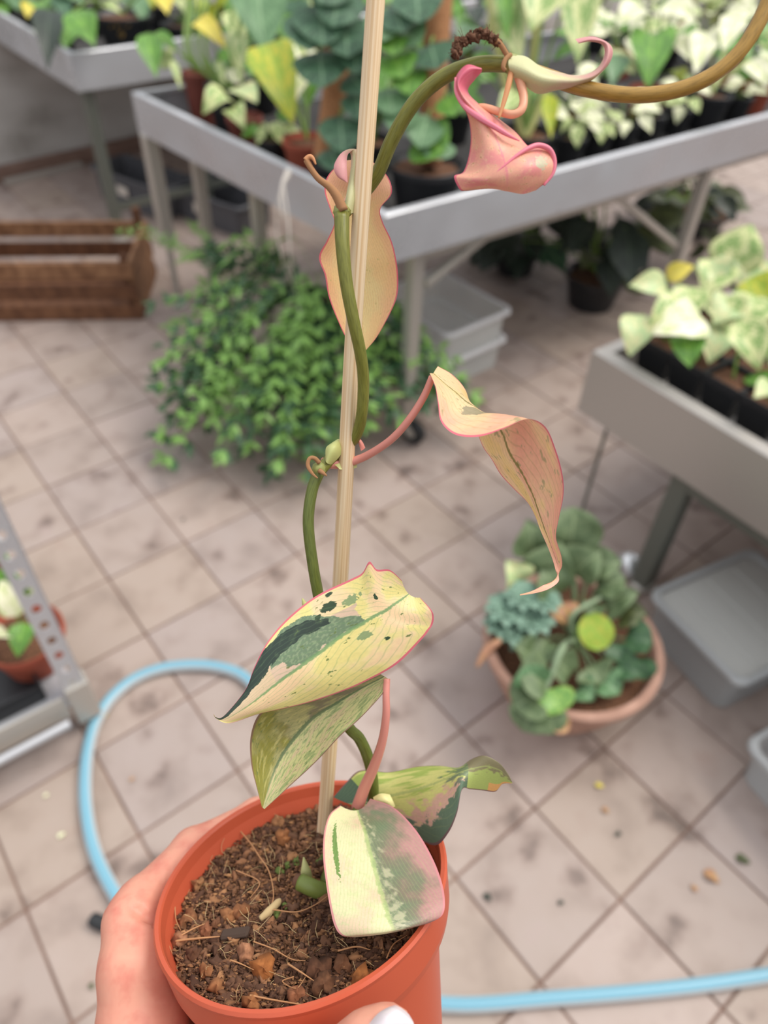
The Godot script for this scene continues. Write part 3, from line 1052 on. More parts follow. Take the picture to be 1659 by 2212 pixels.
	lf(o, M.cream_green, [1570, 110, d], [1540, 205, d - 0.05], 0.035, 1, c, 0.3)
	c = free_spot(G(1405, 190, fl + 0.1), 0.08, [c0, cr_, cl])
	d = depth_of(c)
	o = pot_thing("potted_plant", "terracotta potted plant with a heart-shaped mid-green leaf among cream ones", "plant", c, 0.08, 0.1, M.terracotta)
	lf(o, M.green, [1410, 75, d - 0.06], [1400, 190, d - 0.16], 0.16, 3, c, 0.3, 0.08, 0.06)
	lf(o, M.grey_green, [1340, 120, d - 0.03], [1320, 185, d - 0.1], 0.09, 0, c, 0.4)
	lf(o, M.lime, [1460, 150, d - 0.05], [1478, 180, d - 0.08], 0.06, 0, c, 0.6)
	lf(o, M.cream, [1390, 20, d], [1330, 60, d - 0.05], 0.12, 0, c, 0.6, 0.15)
	lf(o, M.cream, [1430, 10, d], [1500, 45, d - 0.05], 0.13, 0, c, 0.6, 0.15)
	lf(o, M.cream, [1320, 50, d], [1260, 40, d - 0.05], 0.09, 0, c, 0.7, 0.15)
	# crowd of cream plants further back
	var crowd := [[1275, 120], [1340, 70], [1440, 60], [1520, 40], [1600, 90], [1650, 40], [1390, 10], [1480, -20], [1290, 20], [1580, -20], [1660, 150], [1220, 200]]
	for k in crowd.size():
		c = free_spot(G(crowd[k][0], crowd[k][1] + 40, fl + 0.1), 0.075, [c0, cr_, cl])
		var tc: bool = k % 3 == 1
		o = pot_thing("potted_plant", "%s potted plant with a loose crown of cream leaves in the middle of the bench" % ["black", "terracotta"][1 if tc else 0], "plant", c, 0.075, 0.1, M.terracotta if tc else M.black_pot, "cream-leaved plants crowding the bench", 22)
		spray(o, c - up * 0.01, ["cream", "cream", "cream_green", "green"] if k % 4 else ["green", "cream_green"], 9, 0.03, 0.14, 0.11, 0.12, 0, 200 + k)
	# 10 dark green filler plants behind the poles
	var fill := [[800, 150, "green"], [870, 60, "green"], [690, 60, "corrugated"], [760, 20, "green"], [1010, 80, "dark"], [1060, 20, "dark"], [980, 190, "green"], [800, 260, "dark"], [560, 130, "green"], [590, 30, "lime"]]
	for k in fill.size():
		c = free_spot(G(fill[k][0], fill[k][1] + 40, fl + 0.11), 0.075, [c0, cr_, cl])
		o = pot_thing("potted_plant", "black potted leafy green plant behind the coir poles", "plant", c, 0.075, 0.11, M.black_pot, "green plants behind the coir poles", 22)
		spray(o, c - up * 0.01, [fill[k][2], "green"], 9, 0.04, 0.2, 0.1, 0.12, 0, 300 + k)

# ---------------------------------------------------------------- plants on the far bench
func build_far_plants() -> void:
	var fl := 0.6798
	var far3 := [G(150, 116, 0.8) * Vector3(1, 0, 1), G(650, 50, 0.8) * Vector3(1, 0, 1), G(0, 30, 0.8) * Vector3(1, 0, 1)]
	var c := G(266, 30, fl + 0.17)
	var d := depth_of(c)
	var o := pot_thing("potted_plant", "large black potted plant with yellow leaves on the far bench", "plant", c, 0.125, 0.17, M.black_pot)
	lf(o, M.green, [158, 25, d - 0.3], [205, 100, d - 0.35], 0.13, 1, c, 0.4)
	lf(o, M.cream_green, [225, 8, d - 0.1], [262, 30, d - 0.14], 0.05, 0, c, 0.5)
	lf(o, M.yellow, [350, -20, d - 0.1], [362, 32, d - 0.14], 0.09, 1, c, 0.4)
	lf(o, M.lime, [330, -40, d - 0.1], [330, 20, d - 0.14], 0.08, 1, c, 0.4)
	var ink := mat("gold_ink", c8(176, 140, 70), 0.6)
	for q in [[[238, 60], [246, 50], [252, 60], [260, 50]], [[262, 58], [270, 48], [276, 58], [282, 52]], [[256, 76], [262, 70], [268, 74], [262, 82], [266, 76]]]:
		var pts := []
		for e in q:
			# the stroke lies on the pot wall facing the aisle
			var ray := (P(e[0], e[1], 1.0) - CAM)
			var o2 := Vector2(CAM.x - c.x, CAM.z - c.z)
			var d2 := Vector2(ray.x, ray.z)
			var rr := 0.119
			var b2 := o2.dot(d2)
			var disc := b2 * b2 - d2.length_squared() * (o2.length_squared() - rr * rr)
			pts.append(CAM + ray * ((-b2 - sqrt(maxf(disc, 0.0))) / d2.length_squared()))
		part("marking", tb(pts, [0.0022], 5, 10), ink, o)
	c = G(390, 50, fl + 0.12)
	o = pot_thing("potted_plant", "dark potted plant with a hanging pale green leaf on the far bench", "plant", c, 0.09, 0.12, M.black_pot)
	d = depth_of(c)
	lf(o, M.grey_green, [300, -10, d - 0.05], [312, 58, d - 0.1], 0.08, 1, c, 0.4)
	lf(o, M.cream_green, [370, -40, d - 0.05], [400, 30, d - 0.1], 0.08, 1, c, 0.4)
	lf(o, M.cream, [410, -50, d - 0.05], [452, 20, d - 0.1], 0.09, 1, c, 0.4)
	lf(o, M.grey_green, [440, -40, d - 0.02], [330, 6, d - 0.1], 0.15, 0, c, 0.5)
	c = G(120, 70, fl + 0.1)
	d = depth_of(c)
	o = pot_thing("potted_plant", "black potted plant with a long dark leaf hanging over the bench rim", "plant", c, 0.08, 0.1, M.black_pot)
	lf(o, M.dark, [108, 22, d - 0.15], [104, 152, d - 0.3], 0.12, 1, c, 0.2, 0.12, 0.2)
	lf(o, M.green, [152, 60, d - 0.2], [140, 106, d - 0.26], 0.11, 3, c, 0.5)
	lf(o, M.corrugated, [124, -10, d - 0.1], [150, 50, d - 0.15], 0.08, 1, c, 0.5)
	lf(o, M.green, [84, 4, d - 0.05], [100, 38, d - 0.1], 0.10, 3, c, 0.6)
	lf(o, M.grey_green, [118, -40, d - 0.1], [180, 10, d - 0.12], 0.12, 0, c, 0.5)
	c = G(55, 30, fl + 0.09)
	d = depth_of(c)
	o = pot_thing("potted_plant", "small potted plant with a yellow leaf at the far bench edge", "plant", c, 0.07, 0.09, M.black_pot)
	lf(o, M.yellow, [66, 5, d - 0.05], [60, 40, d - 0.1], 0.07, 0, c, 0.5)
	lf(o, M.grey_green, [30, -10, d - 0.05], [36, 22, d - 0.1], 0.10, 3, c, 0.6)
	lf(o, M.green, [-5, 10, d - 0.05], [16, 40, d - 0.1], 0.10, 1, c, 0.5)
	var more := [[0, -10], [210, -20], [480, 40], [560, 20], [640, 0], [150, -40], [330, -30], [700, -30], [90, -30]]
	for k in more.size():
		c = free_spot(G(more[k][0], more[k][1] + 40, fl + 0.1), 0.085, far3)
		o = pot_thing("potted_plant", "black potted leafy plant at the back of the far bench", "plant", c, 0.085, 0.1, M.black_pot, "leafy plants at the back of the far bench", 20)
		spray(o, c - Vector3.UP * 0.01, ["green", "grey_green", "cream_green", "lime"], 9, 0.03, 0.2, 0.12, 0.14, 0, 400 + k)

# ---------------------------------------------------------------- seedlings in square pots
func build_seedlings() -> void:
	var h3 := 0.60
	var g0 := G(1280, 757, h3) * Vector3(1, 0, 1)
	var gn := G(1659, 985, h3) * Vector3(1, 0, 1)
	var Bn := (gn - g0).normalized()
	var An := Vector3(Bn.z, 0, -Bn.x)
	var W := 0.092
	var hero := [
		[1385, 680, 1360, 770, .085, "pale_mint"], [1480, 655, 1400, 712, .09, "cream_green"], [1440, 620, 1358, 618, .07, "pale_mint"], [1520, 690, 1408, 722, .10, "cream"],
		[1500, 620, 1475, 700, .09, "cream_green"], [1480, 720, 1490, 795, .075, "green"], [1560, 700, 1530, 785, .09, "pale_mint"], [1600, 690, 1640, 800, .085, "cream_green"],
		[1570, 590, 1625, 485, .13, "cream_green"], [1640, 560, 1600, 640, .10, "pale_mint"], [1560, 570, 1520, 640, .10, "cream_green"], [1440, 600, 1500, 575, .05, "yellow"],
		[1640, 640, 1600, 720, .11, "cream_green"], [1590, 650, 1540, 700, .09, "pale_mint"], [1655, 720, 1640, 780, .09, "green"], [1530, 560, 1560, 620, .09, "pale_mint"], [1620, 600, 1665, 660, .10, "lime"], [1560, 640, 1580, 720, .09, "cream_green"]]
	var made := []
	for i in 4:
		for j in 8:
			if j < 7 or i < 3:
				var p := g0 + An * (0.09 + W * 1.02 * i + W / 2.0) + Bn * (0.055 + W * 1.02 * j + W / 2.0)
				var o := thing("square_pot_seedling", "variegated seedling in a black square pot, %s from the bench corner, %s" % [ORD[j], ["edge row", "second row in", "third row in", "fourth row in"][i]], "plant", p + Vector3.UP * 0.54, 0.0, "variegated seedlings in black square pots")
				var top := 0.638
				var f := Flat.new()
				var ring := func(s: float, y: float) -> Array:
					return [p + (An + Bn) * s + Vector3.UP * y, p + (An - Bn) * s + Vector3.UP * y, p + (-An - Bn) * s + Vector3.UP * y, p + (-An + Bn) * s + Vector3.UP * y]
				var rs := [ring.call(0.033, 0.54), ring.call(0.0435, top - 0.02), ring.call(0.0455, top - 0.02), ring.call(0.0455, top), ring.call(0.042, top), ring.call(0.041, top - 0.02)]
				f.face(rs[0])
				for k in rs.size() - 1:
					for q in 4: f.face([rs[k][q], rs[k][(q + 1) % 4], rs[k + 1][(q + 1) % 4], rs[k + 1][q]])
				part("pot", mk(f.v, f.i, f.uv), M.black_pot, o)
				var sf := Flat.new()
				var sr: Array = ring.call(0.0405, top - 0.012)
				var mid := p + Vector3.UP * (top - 0.004)
				for q in 4: sf.face([sr[q], sr[(q + 1) % 4], mid])
				part("soil", done(sf), M.soil, o).set_meta("kind", "stuff")
				made.append([o, p + Vector3.UP * (top - 0.008), 0])
	for q in hero:
		var best := 0
		var bd := 1e9
		var mid := Vector2((q[0] + q[2]) / 2.0, (q[1] + q[3]) / 2.0)
		for k in made.size():
			var dd: float = pix(made[k][1] + Vector3.UP * 0.07).distance_to(mid) + made[k][2] * 30.0
			if dd < bd:
				bd = dd
				best = k
		made[best][2] += 1
		var d: float = depth_of(made[best][1]) - 0.03
		lf(made[best][0], M[q[5]], [q[0], q[1], d - 0.02], [q[2], q[3], d - 0.05], q[4], 0, made[best][1], 0.4, 0.12, 0.12, 0.03)
	for k in made.size():
		if made[k][2] == 0: spray(made[k][0], made[k][1], ["cream_green", "pale_mint", "green"], 3, 0.02, 0.06, 0.03, 0.075, 0, 500 + k)

# ---------------------------------------------------------------- plant trolley at the left edge
func build_left_cart() -> void:
	var up := Vector3.UP
	var foot := G(220, 1556)
	var d := (G(0, 1606, 0.12) - G(150, 1528, 0.12)).normalized()     # along the front edge, away from the post
	var s := Vector3(d.z, 0, -d.x)                                     # towards the back of the trolley
	if s.z > 0: s = -s
	var o := thing("plant_trolley", "metal plant trolley with a perforated upright post and a low base shelf", "trolley", foot)
	var H := 1.25
	var w := 0.042
	# perforated flange facing the front, plain flange beside it
	var f := Flat.new()
	var pw := func(x: float, y: float, z: float) -> Vector3: return foot + d * x + s * z + up * y
	var ch := 0.05
	var n := int((H - 0.15) / ch)
	for k in n:
		var cy := 0.15 + (k + 0.5) * ch
		var inner := []
		var outer := []
		for j in 16:
			var a := TAU * j / 16.0 + PI / 4.0
			inner.append(Vector2(w / 2.0 + cos(a) * 0.009, cy + sin(a) * 0.012))
			var m := maxf(absf(cos(a)), absf(sin(a)))
			outer.append(Vector2(w / 2.0 + cos(a) / m * w / 2.0, cy + sin(a) / m * ch / 2.0))
		for j in 16:
			var l := (j + 1) % 16
			for z in [0.0, 0.002]:
				f.face([pw.call(outer[j].x, outer[j].y, z), pw.call(outer[l].x, outer[l].y, z), pw.call(inner[l].x, inner[l].y, z), pw.call(inner[j].x, inner[j].y, z)])
			f.face([pw.call(inner[j].x, inner[j].y, 0.0), pw.call(inner[l].x, inner[l].y, 0.0), pw.call(inner[l].x, inner[l].y, 0.002), pw.call(inner[j].x, inner[j].y, 0.002)])
	part("upright_post", mk(f.v, f.i, f.uv), M.zinc, o)
	part("post_flange", boxm(foot + s * 0.02 + up * (0.15 + (H - 0.15) / 2.0), d * 0.0015, up * (H - 0.15) / 2.0, s * 0.02), M.zinc, o)
	part("post_socket", boxm(foot + d * 0.018 + s * 0.014 + up * 0.10, d * 0.026, up * 0.065, s * 0.022, 0.003), M.leg_light, o)
	# base shelf with its front edge and tube
	var b0 := foot + up * 0.11
	part("shelf", boxm(b0 + d * 0.34 + s * 0.3, d * 0.32, up * 0.006, s * 0.3), M.zinc, o)
	part("front_edge", bar(b0 + d * 0.05, b0 + d * 0.66, 0.07, 0.006, up, 0.001), M.leg_light, o)
	part("edge_tube", tb([b0 - s * 0.03 + d * 0.06 - up * 0.02, b0 - s * 0.03 + d * 0.66 - up * 0.02], [0.010], 10, 3), M.zinc, o)
	for q in [[0.09, 0.06], [0.6, 0.06], [0.09, 0.54]]:
		caster(o, foot + d * q[0] + s * q[1], s)
	# black tray and the pots in it
	var t := thing("shallow_tray", "shallow black plastic tray on the base of the plant trolley", "tray", b0 + up * 0.006)
	var g := Flat.new()
	var tc := b0 + up * 0.007 + s * 0.30 + d * 0.36
	g.box(tc + up * 0.003, d * 0.28, up * 0.003, s * 0.26)
	g.box(tc + up * 0.025 - d * 0.28, d * 0.003, up * 0.025, s * 0.26)
	g.box(tc + up * 0.025 + d * 0.28, d * 0.003, up * 0.025, s * 0.26)
	g.box(tc + up * 0.025 - s * 0.26, d * 0.28, up * 0.025, s * 0.003)
	g.box(tc + up * 0.025 + s * 0.26, d * 0.28, up * 0.025, s * 0.003)
	part("pan", done(g), M.black_pot, t)
	var spots := [[48, 1366, 0.085, "terracotta potted plant with cream and green leaves behind the perforated post"], [-60, 1250, 0.07, "terracotta potted plant with green leaves further into the trolley"]]
	for k in spots.size():
		var c := G(spots[k][0], spots[k][1], 0.225)
		var q := pot_thing("potted_plant", spots[k][3], "plant", c, spots[k][2], 0.1, M.terracotta)
		var dd := depth_of(c)
		if k == 0:
			lf(q, M.cream, [40, 1330, dd - 0.05], [0, 1250, dd - 0.08], 0.06, 0, c, 0.5)
			lf(q, M.green, [52, 1345, dd - 0.05], [38, 1420, dd - 0.08], 0.05, 0, c, 0.5)
			lf(q, M.cream, [20, 1370, dd - 0.05], [-10, 1375, dd - 0.1], 0.05, 0, c, 0.5)
			lf(q, M.green, [30, 1300, dd - 0.04], [10, 1220, dd - 0.08], 0.07, 0, c, 0.5)
			lf(q, M.cream, [66, 1300, dd - 0.02], [76, 1260, dd - 0.04], 0.035, 0, c, 0.5)
		else: spray(q, c, ["green", "cream"], 7, 0.02, 0.09, 0.06, 0.08, 0, 610 + k)

# ---------------------------------------------------------------- trailing bush tied to the bench
func frond(path: PackedVector3Array, seed_: int, size: float) -> ArrayMesh:
	var r := RandomNumberGenerator.new()
	r.seed = seed_
	var v := PackedVector3Array()
	var ix := PackedInt32Array()
	var uv := PackedVector2Array()
	var n := path.size()
	for k in n:
		var d := (path[mini(k + 1, n - 1)] - path[maxi(k - 1, 0)]).normalized()
		var sd := d.cross(Vector3.UP).normalized()
		if k < n - 1:
			var s := v.size()
			var w := sd * 0.0009
			v.append_array([path[k] - w, path[k] + w, path[k + 1] + w, path[k + 1] - w])
			uv.append_array([Vector2.ZERO, Vector2.ZERO, Vector2.ZERO, Vector2.ZERO])
			ix.append_array([s, s + 1, s + 2, s, s + 2, s + 3])
		if k < n * 0.5: continue
		for e in ([-1, 1, 0, 0.5] if k == n - 1 else [-1, 1, 0.2]):
			var l := size * r.randf_range(0.7, 1.2)
			var a: Vector3 = (sd * e * 0.85 + d * 0.7 + Vector3(r.randf_range(-0.5, 0.5), r.randf_range(-0.5, 0.55), r.randf_range(-0.5, 0.5))).normalized()
			var nn: Vector3 = a.cross(Vector3.UP).normalized() * l * 0.19
			var up := Vector3.UP * l * 0.06
			var s := v.size()
			var p := path[k]
			v.append_array([p, p + a * l * 0.3 + nn + up, p + a * l * 0.65 + nn * 0.8, p + a * l, p + a * l * 0.65 - nn * 0.8, p + a * l * 0.3 - nn + up, p + a * l * 0.5 - up])
			uv.append_array([Vector2(0, .5), Vector2(.3, .1), Vector2(.65, .2), Vector2(1, .5), Vector2(.65, .8), Vector2(.3, .9), Vector2(.5, .5)])
			for q in [[0, 1], [1, 2], [2, 3], [3, 4], [4, 5], [5, 0]]: ix.append_array([s + q[0], s + q[1], s + 6])
	return mk(v, ix, uv)

func build_bush() -> void:
	var rim := G(621, 386, 0.80)
	var B := (c0 - cl).normalized()
	var out := Vector3(B.z, 0, -B.x)
	if out.x > 0: out = -out
	# hanging pot below the rim, outside the long side
	var c := G(690, 655, 0.38)
	var o := thing("trailing_plant", "bushy fine-leaved green trailing plant hanging beside the bench corner", "plant", c - Vector3.UP * 0.13)
	part("pot", lathe(c - Vector3.UP * 0.13, Vector3.UP, pot_prof(0.085, 0.13), 28), M.black_pot, o)
	part("soil", soil_disc(c - Vector3.UP * 0.015, Vector3.UP, 0.078, 0.004, 8, 6, 20), M.soil, o).set_meta("kind", "stuff")
	var d := depth_of(c)
	var tips := [[345, 968, -.12], [365, 930, -.1], [400, 900, -.1], [370, 870, -.1], [430, 860, -.12], [350, 790, -.05], [380, 760, -.06], [420, 800, -.1], [365, 690, 0.0], [410, 720, -.04], [440, 670, -.02], [450, 590, .05], [490, 560, .08], [530, 590, .05], [560, 640, 0.0], [470, 520, .1], [590, 990, -.2], [560, 960, -.2], [520, 930, -.18], [500, 980, -.2], [610, 940, -.2], [640, 900, -.2], [480, 840, -.15], [540, 860, -.2], [590, 850, -.2], [650, 850, -.2], [690, 880, -.2], [640, 780, -.2], [560, 780, -.18], [500, 740, -.12], [450, 760, -.1], [530, 690, -.1], [600, 700, -.15], [660, 740, -.2], [700, 800, -.2], [740, 840, -.2], [800, 870, -.16], [850, 840, -.12], [890, 790, -.08], [940, 770, -.02], [900, 740, -.02], [860, 700, 0.0], [830, 760, -.1], [800, 800, -.15], [780, 740, -.15], [740, 720, -.18], [920, 850, -.06], [960, 800, 0.0], [870, 900, -.1], [760, 900, -.18], [700, 930, -.2], [620, 830, -.22], [575, 900, -.22], [440, 820, -.12], [395, 840, -.1], [470, 890, -.16], [1010, 850, .02], [960, 870, -.02], [660, 660, -.1], [610, 640, -.06], [570, 570, .03], [720, 650, -.1], [770, 670, -.06], [680, 970, -.22], [640, 980, -.22]]
	var k := 0
	for t in tips:
		for rep in 3:
			var tip := P(t[0] + rng.randf_range(-18, 18) * (1 + rep), t[1] + rng.randf_range(-18, 18) * (1 + rep), d + t[2] + rng.randf_range(-0.04, 0.04) + 0.035 * rep)
			var root := c + Vector3(rng.randf_range(-0.05, 0.05), -0.01, rng.randf_range(-0.05, 0.05))
			var mid := root.lerp(tip, 0.45) + Vector3.UP * (0.07 + 0.10 * rng.randf()) * (0.4 if rep else 1.0)
			var pth := spline([root, mid, tip], 11)
			part("frond", frond(pth.slice(1), 900 + k, 0.052 if rep else 0.046), M.fern if rep != 1 and rng.randf() < 0.75 else M.fern_deep, o)  # darker fern copy paints shade into the inner fronds
			k += 1
	# long thin sprays reaching over the crate
	for t in [[262, 500, .35], [300, 490, .3], [420, 490, .2], [395, 560, .12], [370, 530, .2], [415, 555, .1]]:
		var tip := P(t[0], t[1], d + t[2])
		part("frond", frond(spline([P(470, 600, d + 0.05), P((t[0] + 470) / 2.0, (t[1] + 560) / 2.0, d + t[2] * 0.6), tip], 9), 1200 + k, 0.036), M.fern, o)
		k += 1
	# string
	var st := thing("string", "white string knotted over the bench rim, holding up the trailing plant", "string", rim)
	var outs := P(618, 405, depth_of(rim) - 0.012)
	part("knot", tb([rim + (rim - outs) * 0.6 + Vector3.UP * 0.004, rim + Vector3.UP * 0.009, P(612, 396, depth_of(rim) - 0.014), P(606, 430, depth_of(rim) - 0.01), P(612, 470, depth_of(rim))], [0.009, 0.008, 0.004, 0.003], 8, 16), M.label_white, st)
	part("cord", tb([P(612, 400, depth_of(rim) - 0.016), P(622, 470, depth_of(rim)), P(628, 560, depth_of(rim) + 0.06), P(640, 640, d - 0.09), P(652, 690, d - 0.14)], [0.003, 0.002], 6, 20), M.label_white, st)
	part("cord", tb([P(608, 400, depth_of(rim) - 0.016), P(596, 470, depth_of(rim) + 0.01), P(610, 560, depth_of(rim) + 0.08), P(650, 650, d - 0.05)], [0.0016], 6, 20), M.label_white, st)

# ---------------------------------------------------------------- things under the benches
func bin(label: String, p: Vector3, u: Vector3, w: float, dep: float, h: float, tag_side: bool) -> void:
	var v := Vector3(u.z, 0, -u.x)
	if v.z > 0: v = -v
	var o := tub("storage_bin", label, "bin", p, u, v, w, dep, h, M.grey_bin, 0.9)
	if tag_side:
		var q := p + u * w * 0.45 + Vector3.UP * h * 0.55 - v * 0.004 + v * dep * 0.02
		part("paper_label", boxm(q, u * 0.04, Vector3.UP * 0.024, v * 0.0015), M.label_white, o)

func build_under_bench() -> void:
	var u := (G(512, 470) - G(372, 420)).normalized()
	bin("grey plastic bin with a paper label beside the bench leg", G(368, 462), u, 0.50, 0.26, 0.15, true)
	bin("grey plastic bin with a paper label against the grey wall", G(205, 425), u, 0.55, 0.24, 0.16, true)
	# dark plants on the floor under the middle bench
	var up := Vector3.UP
	var c := G(1290, 590, 0.14)
	var d := depth_of(c)
	var o := pot_thing("potted_plant", "dark-leaved potted plant standing on the floor under the bench", "plant", c, 0.13, 0.14, M.black_pot)
	spray(o, c, ["dark", "dark", "olive"], 22, 0.02, 0.3, 0.22, 0.19, 1, 701)
	lf(o, M.dark, [1130, 520, d], [1045, 545, d - 0.05], 0.07, 1, c, 0.5, 0.2)
	lf(o, M.dark, [1130, 500, d], [1080, 560, d - 0.05], 0.07, 1, c, 0.5, 0.2)
	c = G(1120, 530, 0.12)
	o = pot_thing("potted_plant", "drooping dark green plant in a black pot under the bench front edge", "plant", c, 0.11, 0.12, M.black_pot)
	spray(o, c, ["dark", "dark", "corrugated"], 22, 0.02, 0.26, 0.2, 0.2, 1, 702)
	c = G(1318, 572, 0.16)
	o = pot_thing("potted_plant", "terracotta pot with dark foliage beside the black pot under the bench", "plant", c, 0.07, 0.12, M.terracotta)
	spray(o, c, ["dark", "olive"], 8, 0.02, 0.1, 0.08, 0.1, 1, 703)
	c = G(1490, 440, 0.11)
	o = pot_thing("planted_bowl", "wide black bowl of olive foliage on the floor under the bench", "plant", c, 0.23, 0.11, M.black_pot)
	spray(o, c, ["olive", "olive", "dark"], 34, 0.0, 0.09, 0.24, 0.13, 0, 704)
	c = G(1570, 560, 0.08)
	o = pot_thing("potted_plant", "low olive-leaved plant on the floor near the far bench leg", "plant", c, 0.08, 0.08, M.black_pot)
	spray(o, c, ["olive", "lime"], 14, 0.0, 0.09, 0.14, 0.09, 0, 705)
	# clear sheet leaning behind the far leg
	var a := G(1640, 560)

# ---------------------------------------------------------------- bowl of succulents
func build_succulents() -> void:
	var h := 0.2
	var l := G(1045, 1372, h)
	var r := G(1432, 1392, h)
	var c := (l + r) / 2.0
	c.y = h
	var R := l.distance_to(r) / 2.0
	var m := mat("bowl_clay", c8(196, 158, 140), 0.8)
	m.albedo_texture = ramp_tex(51, 0.02, [[0.0, c8(200, 190, 184)], [1.0, c8(255, 252, 250)]], 256)
	tri(m, 2.5)
	var o := thing("succulent_bowl", "beige clay bowl planted with mixed green succulents on the floor", "plant", c - Vector3.UP * h)
	part("bowl", lathe(c - Vector3.UP * h, Vector3.UP, [[0.0, 0.0], [R * 0.62, 0.0], [R * 0.8, h * 0.4], [R * 0.95, h - 0.03], [R, h - 0.02], [R, h - 0.004], [R - 0.006, h], [R - 0.018, h], [R - 0.022, h - 0.006], [R * 0.84, h - 0.06], [R * 0.6, 0.02], [0.0, 0.02]], 56), m, o)
	part("soil", soil_disc(c - Vector3.UP * 0.03, Vector3.UP, R * 0.9, 0.008, 77, 8, 30), M.soil, o).set_meta("kind", "stuff")
	var d := depth_of(c)
	var kal := [[1150, 1200, 1140, 1120, .10, "succulent"], [1230, 1190, 1240, 1095, .13, "succulent"], [1180, 1250, 1210, 1170, .12, "succulent"], [1240, 1240, 1300, 1190, .11, "succulent"], [1120, 1260, 1095, 1210, .08, "pale_mint"], [1270, 1230, 1345, 1215, .09, "succulent"], [1200, 1290, 1170, 1230, .10, "succulent"],
		[1290, 1270, 1350, 1250, .09, "succulent"], [1310, 1310, 1380, 1280, .08, "succulent"], [1210, 1300, 1222, 1352, .07, "blush"], [1285, 1300, 1275, 1345, .05, "succulent"], [1340, 1330, 1400, 1330, .08, "olive"], [1350, 1380, 1410, 1390, .08, "fern_deep"], [1330, 1440, 1390, 1460, .07, "fern_deep"], [1150, 1420, 1110, 1400, .09, "succulent"], [1180, 1380, 1145, 1440, .09, "succulent"],
		[1230, 1460, 1190, 1420, .08, "succulent"], [1270, 1440, 1300, 1480, .09, "succulent"], [1300, 1470, 1340, 1500, .08, "grey_green"], [1250, 1490, 1285, 1512, .07, "grey_green"], [1330, 1390, 1350, 1440, .07, "fern_deep"], [1380, 1420, 1390, 1470, .06, "fern_deep"]]
	for q in kal:
		var dd: float = d - 0.05 + (1400 - q[1]) * 0.0004
		lf(o, M[q[5]], [q[0], q[1], dd], [q[2], q[3], dd - 0.02], q[4], [2, 0, 3][int(q[0]) % 3], c, 0.6, 0.16, 0.2, 0.05, M.succulent)
	# round yellow-green paddle
	lf(o, M.succulent_lime, [1262, 1330, d - 0.1], [1312, 1398, d - 0.1], 0.075, 2, c, 0.3, 0.02, 0.03)
	# blue rosettes
	for q in [[1095, 1320, .05], [1130, 1290, .045], [1110, 1365, .045], [1150, 1340, .05], [1080, 1350, .04], [1175, 1300, .04], [1125, 1390, .035]]:
		rosette(o, P(q[0], q[1], d - 0.03), q[2], "succulent_blue")
	# stalk leaning out over the rim with its own leaves
	var tipc := P(1165, 1520, d - 0.13)
	part("stalk", tb([c, P(1215, 1400, d - 0.1), P(1190, 1460, d - 0.12), tipc], [0.008, 0.006], 8, 12), M.stalk_grey if M.has("stalk_grey") else mat("stalk_grey", c8(142, 162, 128), 0.6), o)
	part("stalk", tb([c, P(1235, 1330, d - 0.05), P(1300, 1290, d - 0.02), P(1335, 1270, d)], [0.006, 0.004], 8, 10), M.stalk_grey, o)
	for q in [[1180, 1470, 1120, 1455, .10, "succulent"], [1165, 1500, 1110, 1530, .10, "succulent"], [1185, 1490, 1215, 1540, .08, "fern"], [1160, 1520, 1130, 1580, .09, "succulent"], [1175, 1530, 1200, 1585, .07, "succulent"], [1150, 1480, 1140, 1435, .08, "grey_green"], [1200, 1560, 1228, 1580, .04, "blush"]]:
		lf(o, M[q[5]], [q[0], q[1], d - 0.14], [q[2], q[3], d - 0.16], q[4], 2, Vector3.INF, 0.5, 0.15, 0.12)
	# dry pod hanging outside the rim
	var pp := P(1052, 1405, d - 0.10)
	part("dry_flower", tb([c + Vector3(-R * 0.9, 0.0, 0.02), P(1078, 1385, d - 0.1), pp, P(1030, 1440, d - 0.11)], [0.003, 0.006, 0.012, 0.004], 8, 14), M.blush, o)
	# shiny lump added in place of a glint on the bench foot
	var g := G(1360, 1225, 0.02)
	var bg := thing("added_glint", "shiny silver lump added for the glint of the bench foot", "glint", g - Vector3.UP * 0.02)
	part("glint_lump", blob(g + Vector3.UP * 0.012, 0.04, 0.9, 5), mat("glint_silver", c8(236, 238, 240), 0.2, 0.6), bg)

func rosette(o: Node3D, c: Vector3, r: float, key: String) -> void:
	var n := part("rosette", leaf_mesh(c, c + Vector3(r * 0.3, 0.01, 0), r * 0.5, Vector3.UP, 2, 0.1, 0.2), M[key], o)
	for ring in 3:
		var cnt := 5 + ring * 2
		for k in cnt:
			var a := TAU * k / cnt + ring * 0.5
			var out := Vector3(cos(a), 0.75 - ring * 0.32, sin(a)).normalized()
			part("leaf", leaf_mesh(c, c + out * r * (0.55 + 0.25 * ring), r * 0.6, Vector3.UP, 2, 0.15, 0.2, 0.0, 6, 4), M[key], n)

func blob(c: Vector3, r: float, rough: float, seed_: int, flat := 1.0) -> ArrayMesh:
	var n := noise(seed_, 1.0, 2)
	var v := PackedVector3Array()
	var ix := PackedInt32Array()
	var a := 9
	var b := 6
	for i in b + 1:
		for j in a:
			var th := PI * i / b
			var ph := TAU * j / a
			var d := Vector3(sin(th) * cos(ph), cos(th), sin(th) * sin(ph))
			var q := r * (1.0 + rough * n.get_noise_3dv(d * 1.7 + Vector3.ONE * seed_))
			v.append(c + d * q * Vector3(1, flat, 1))
	for i in b:
		for j in a:
			var p := i * a + j
			var q := i * a + (j + 1) % a
			ix.append_array([p, q, p + a, q, q + a, p + a])
	return mk(v, ix, PackedVector2Array(), true)

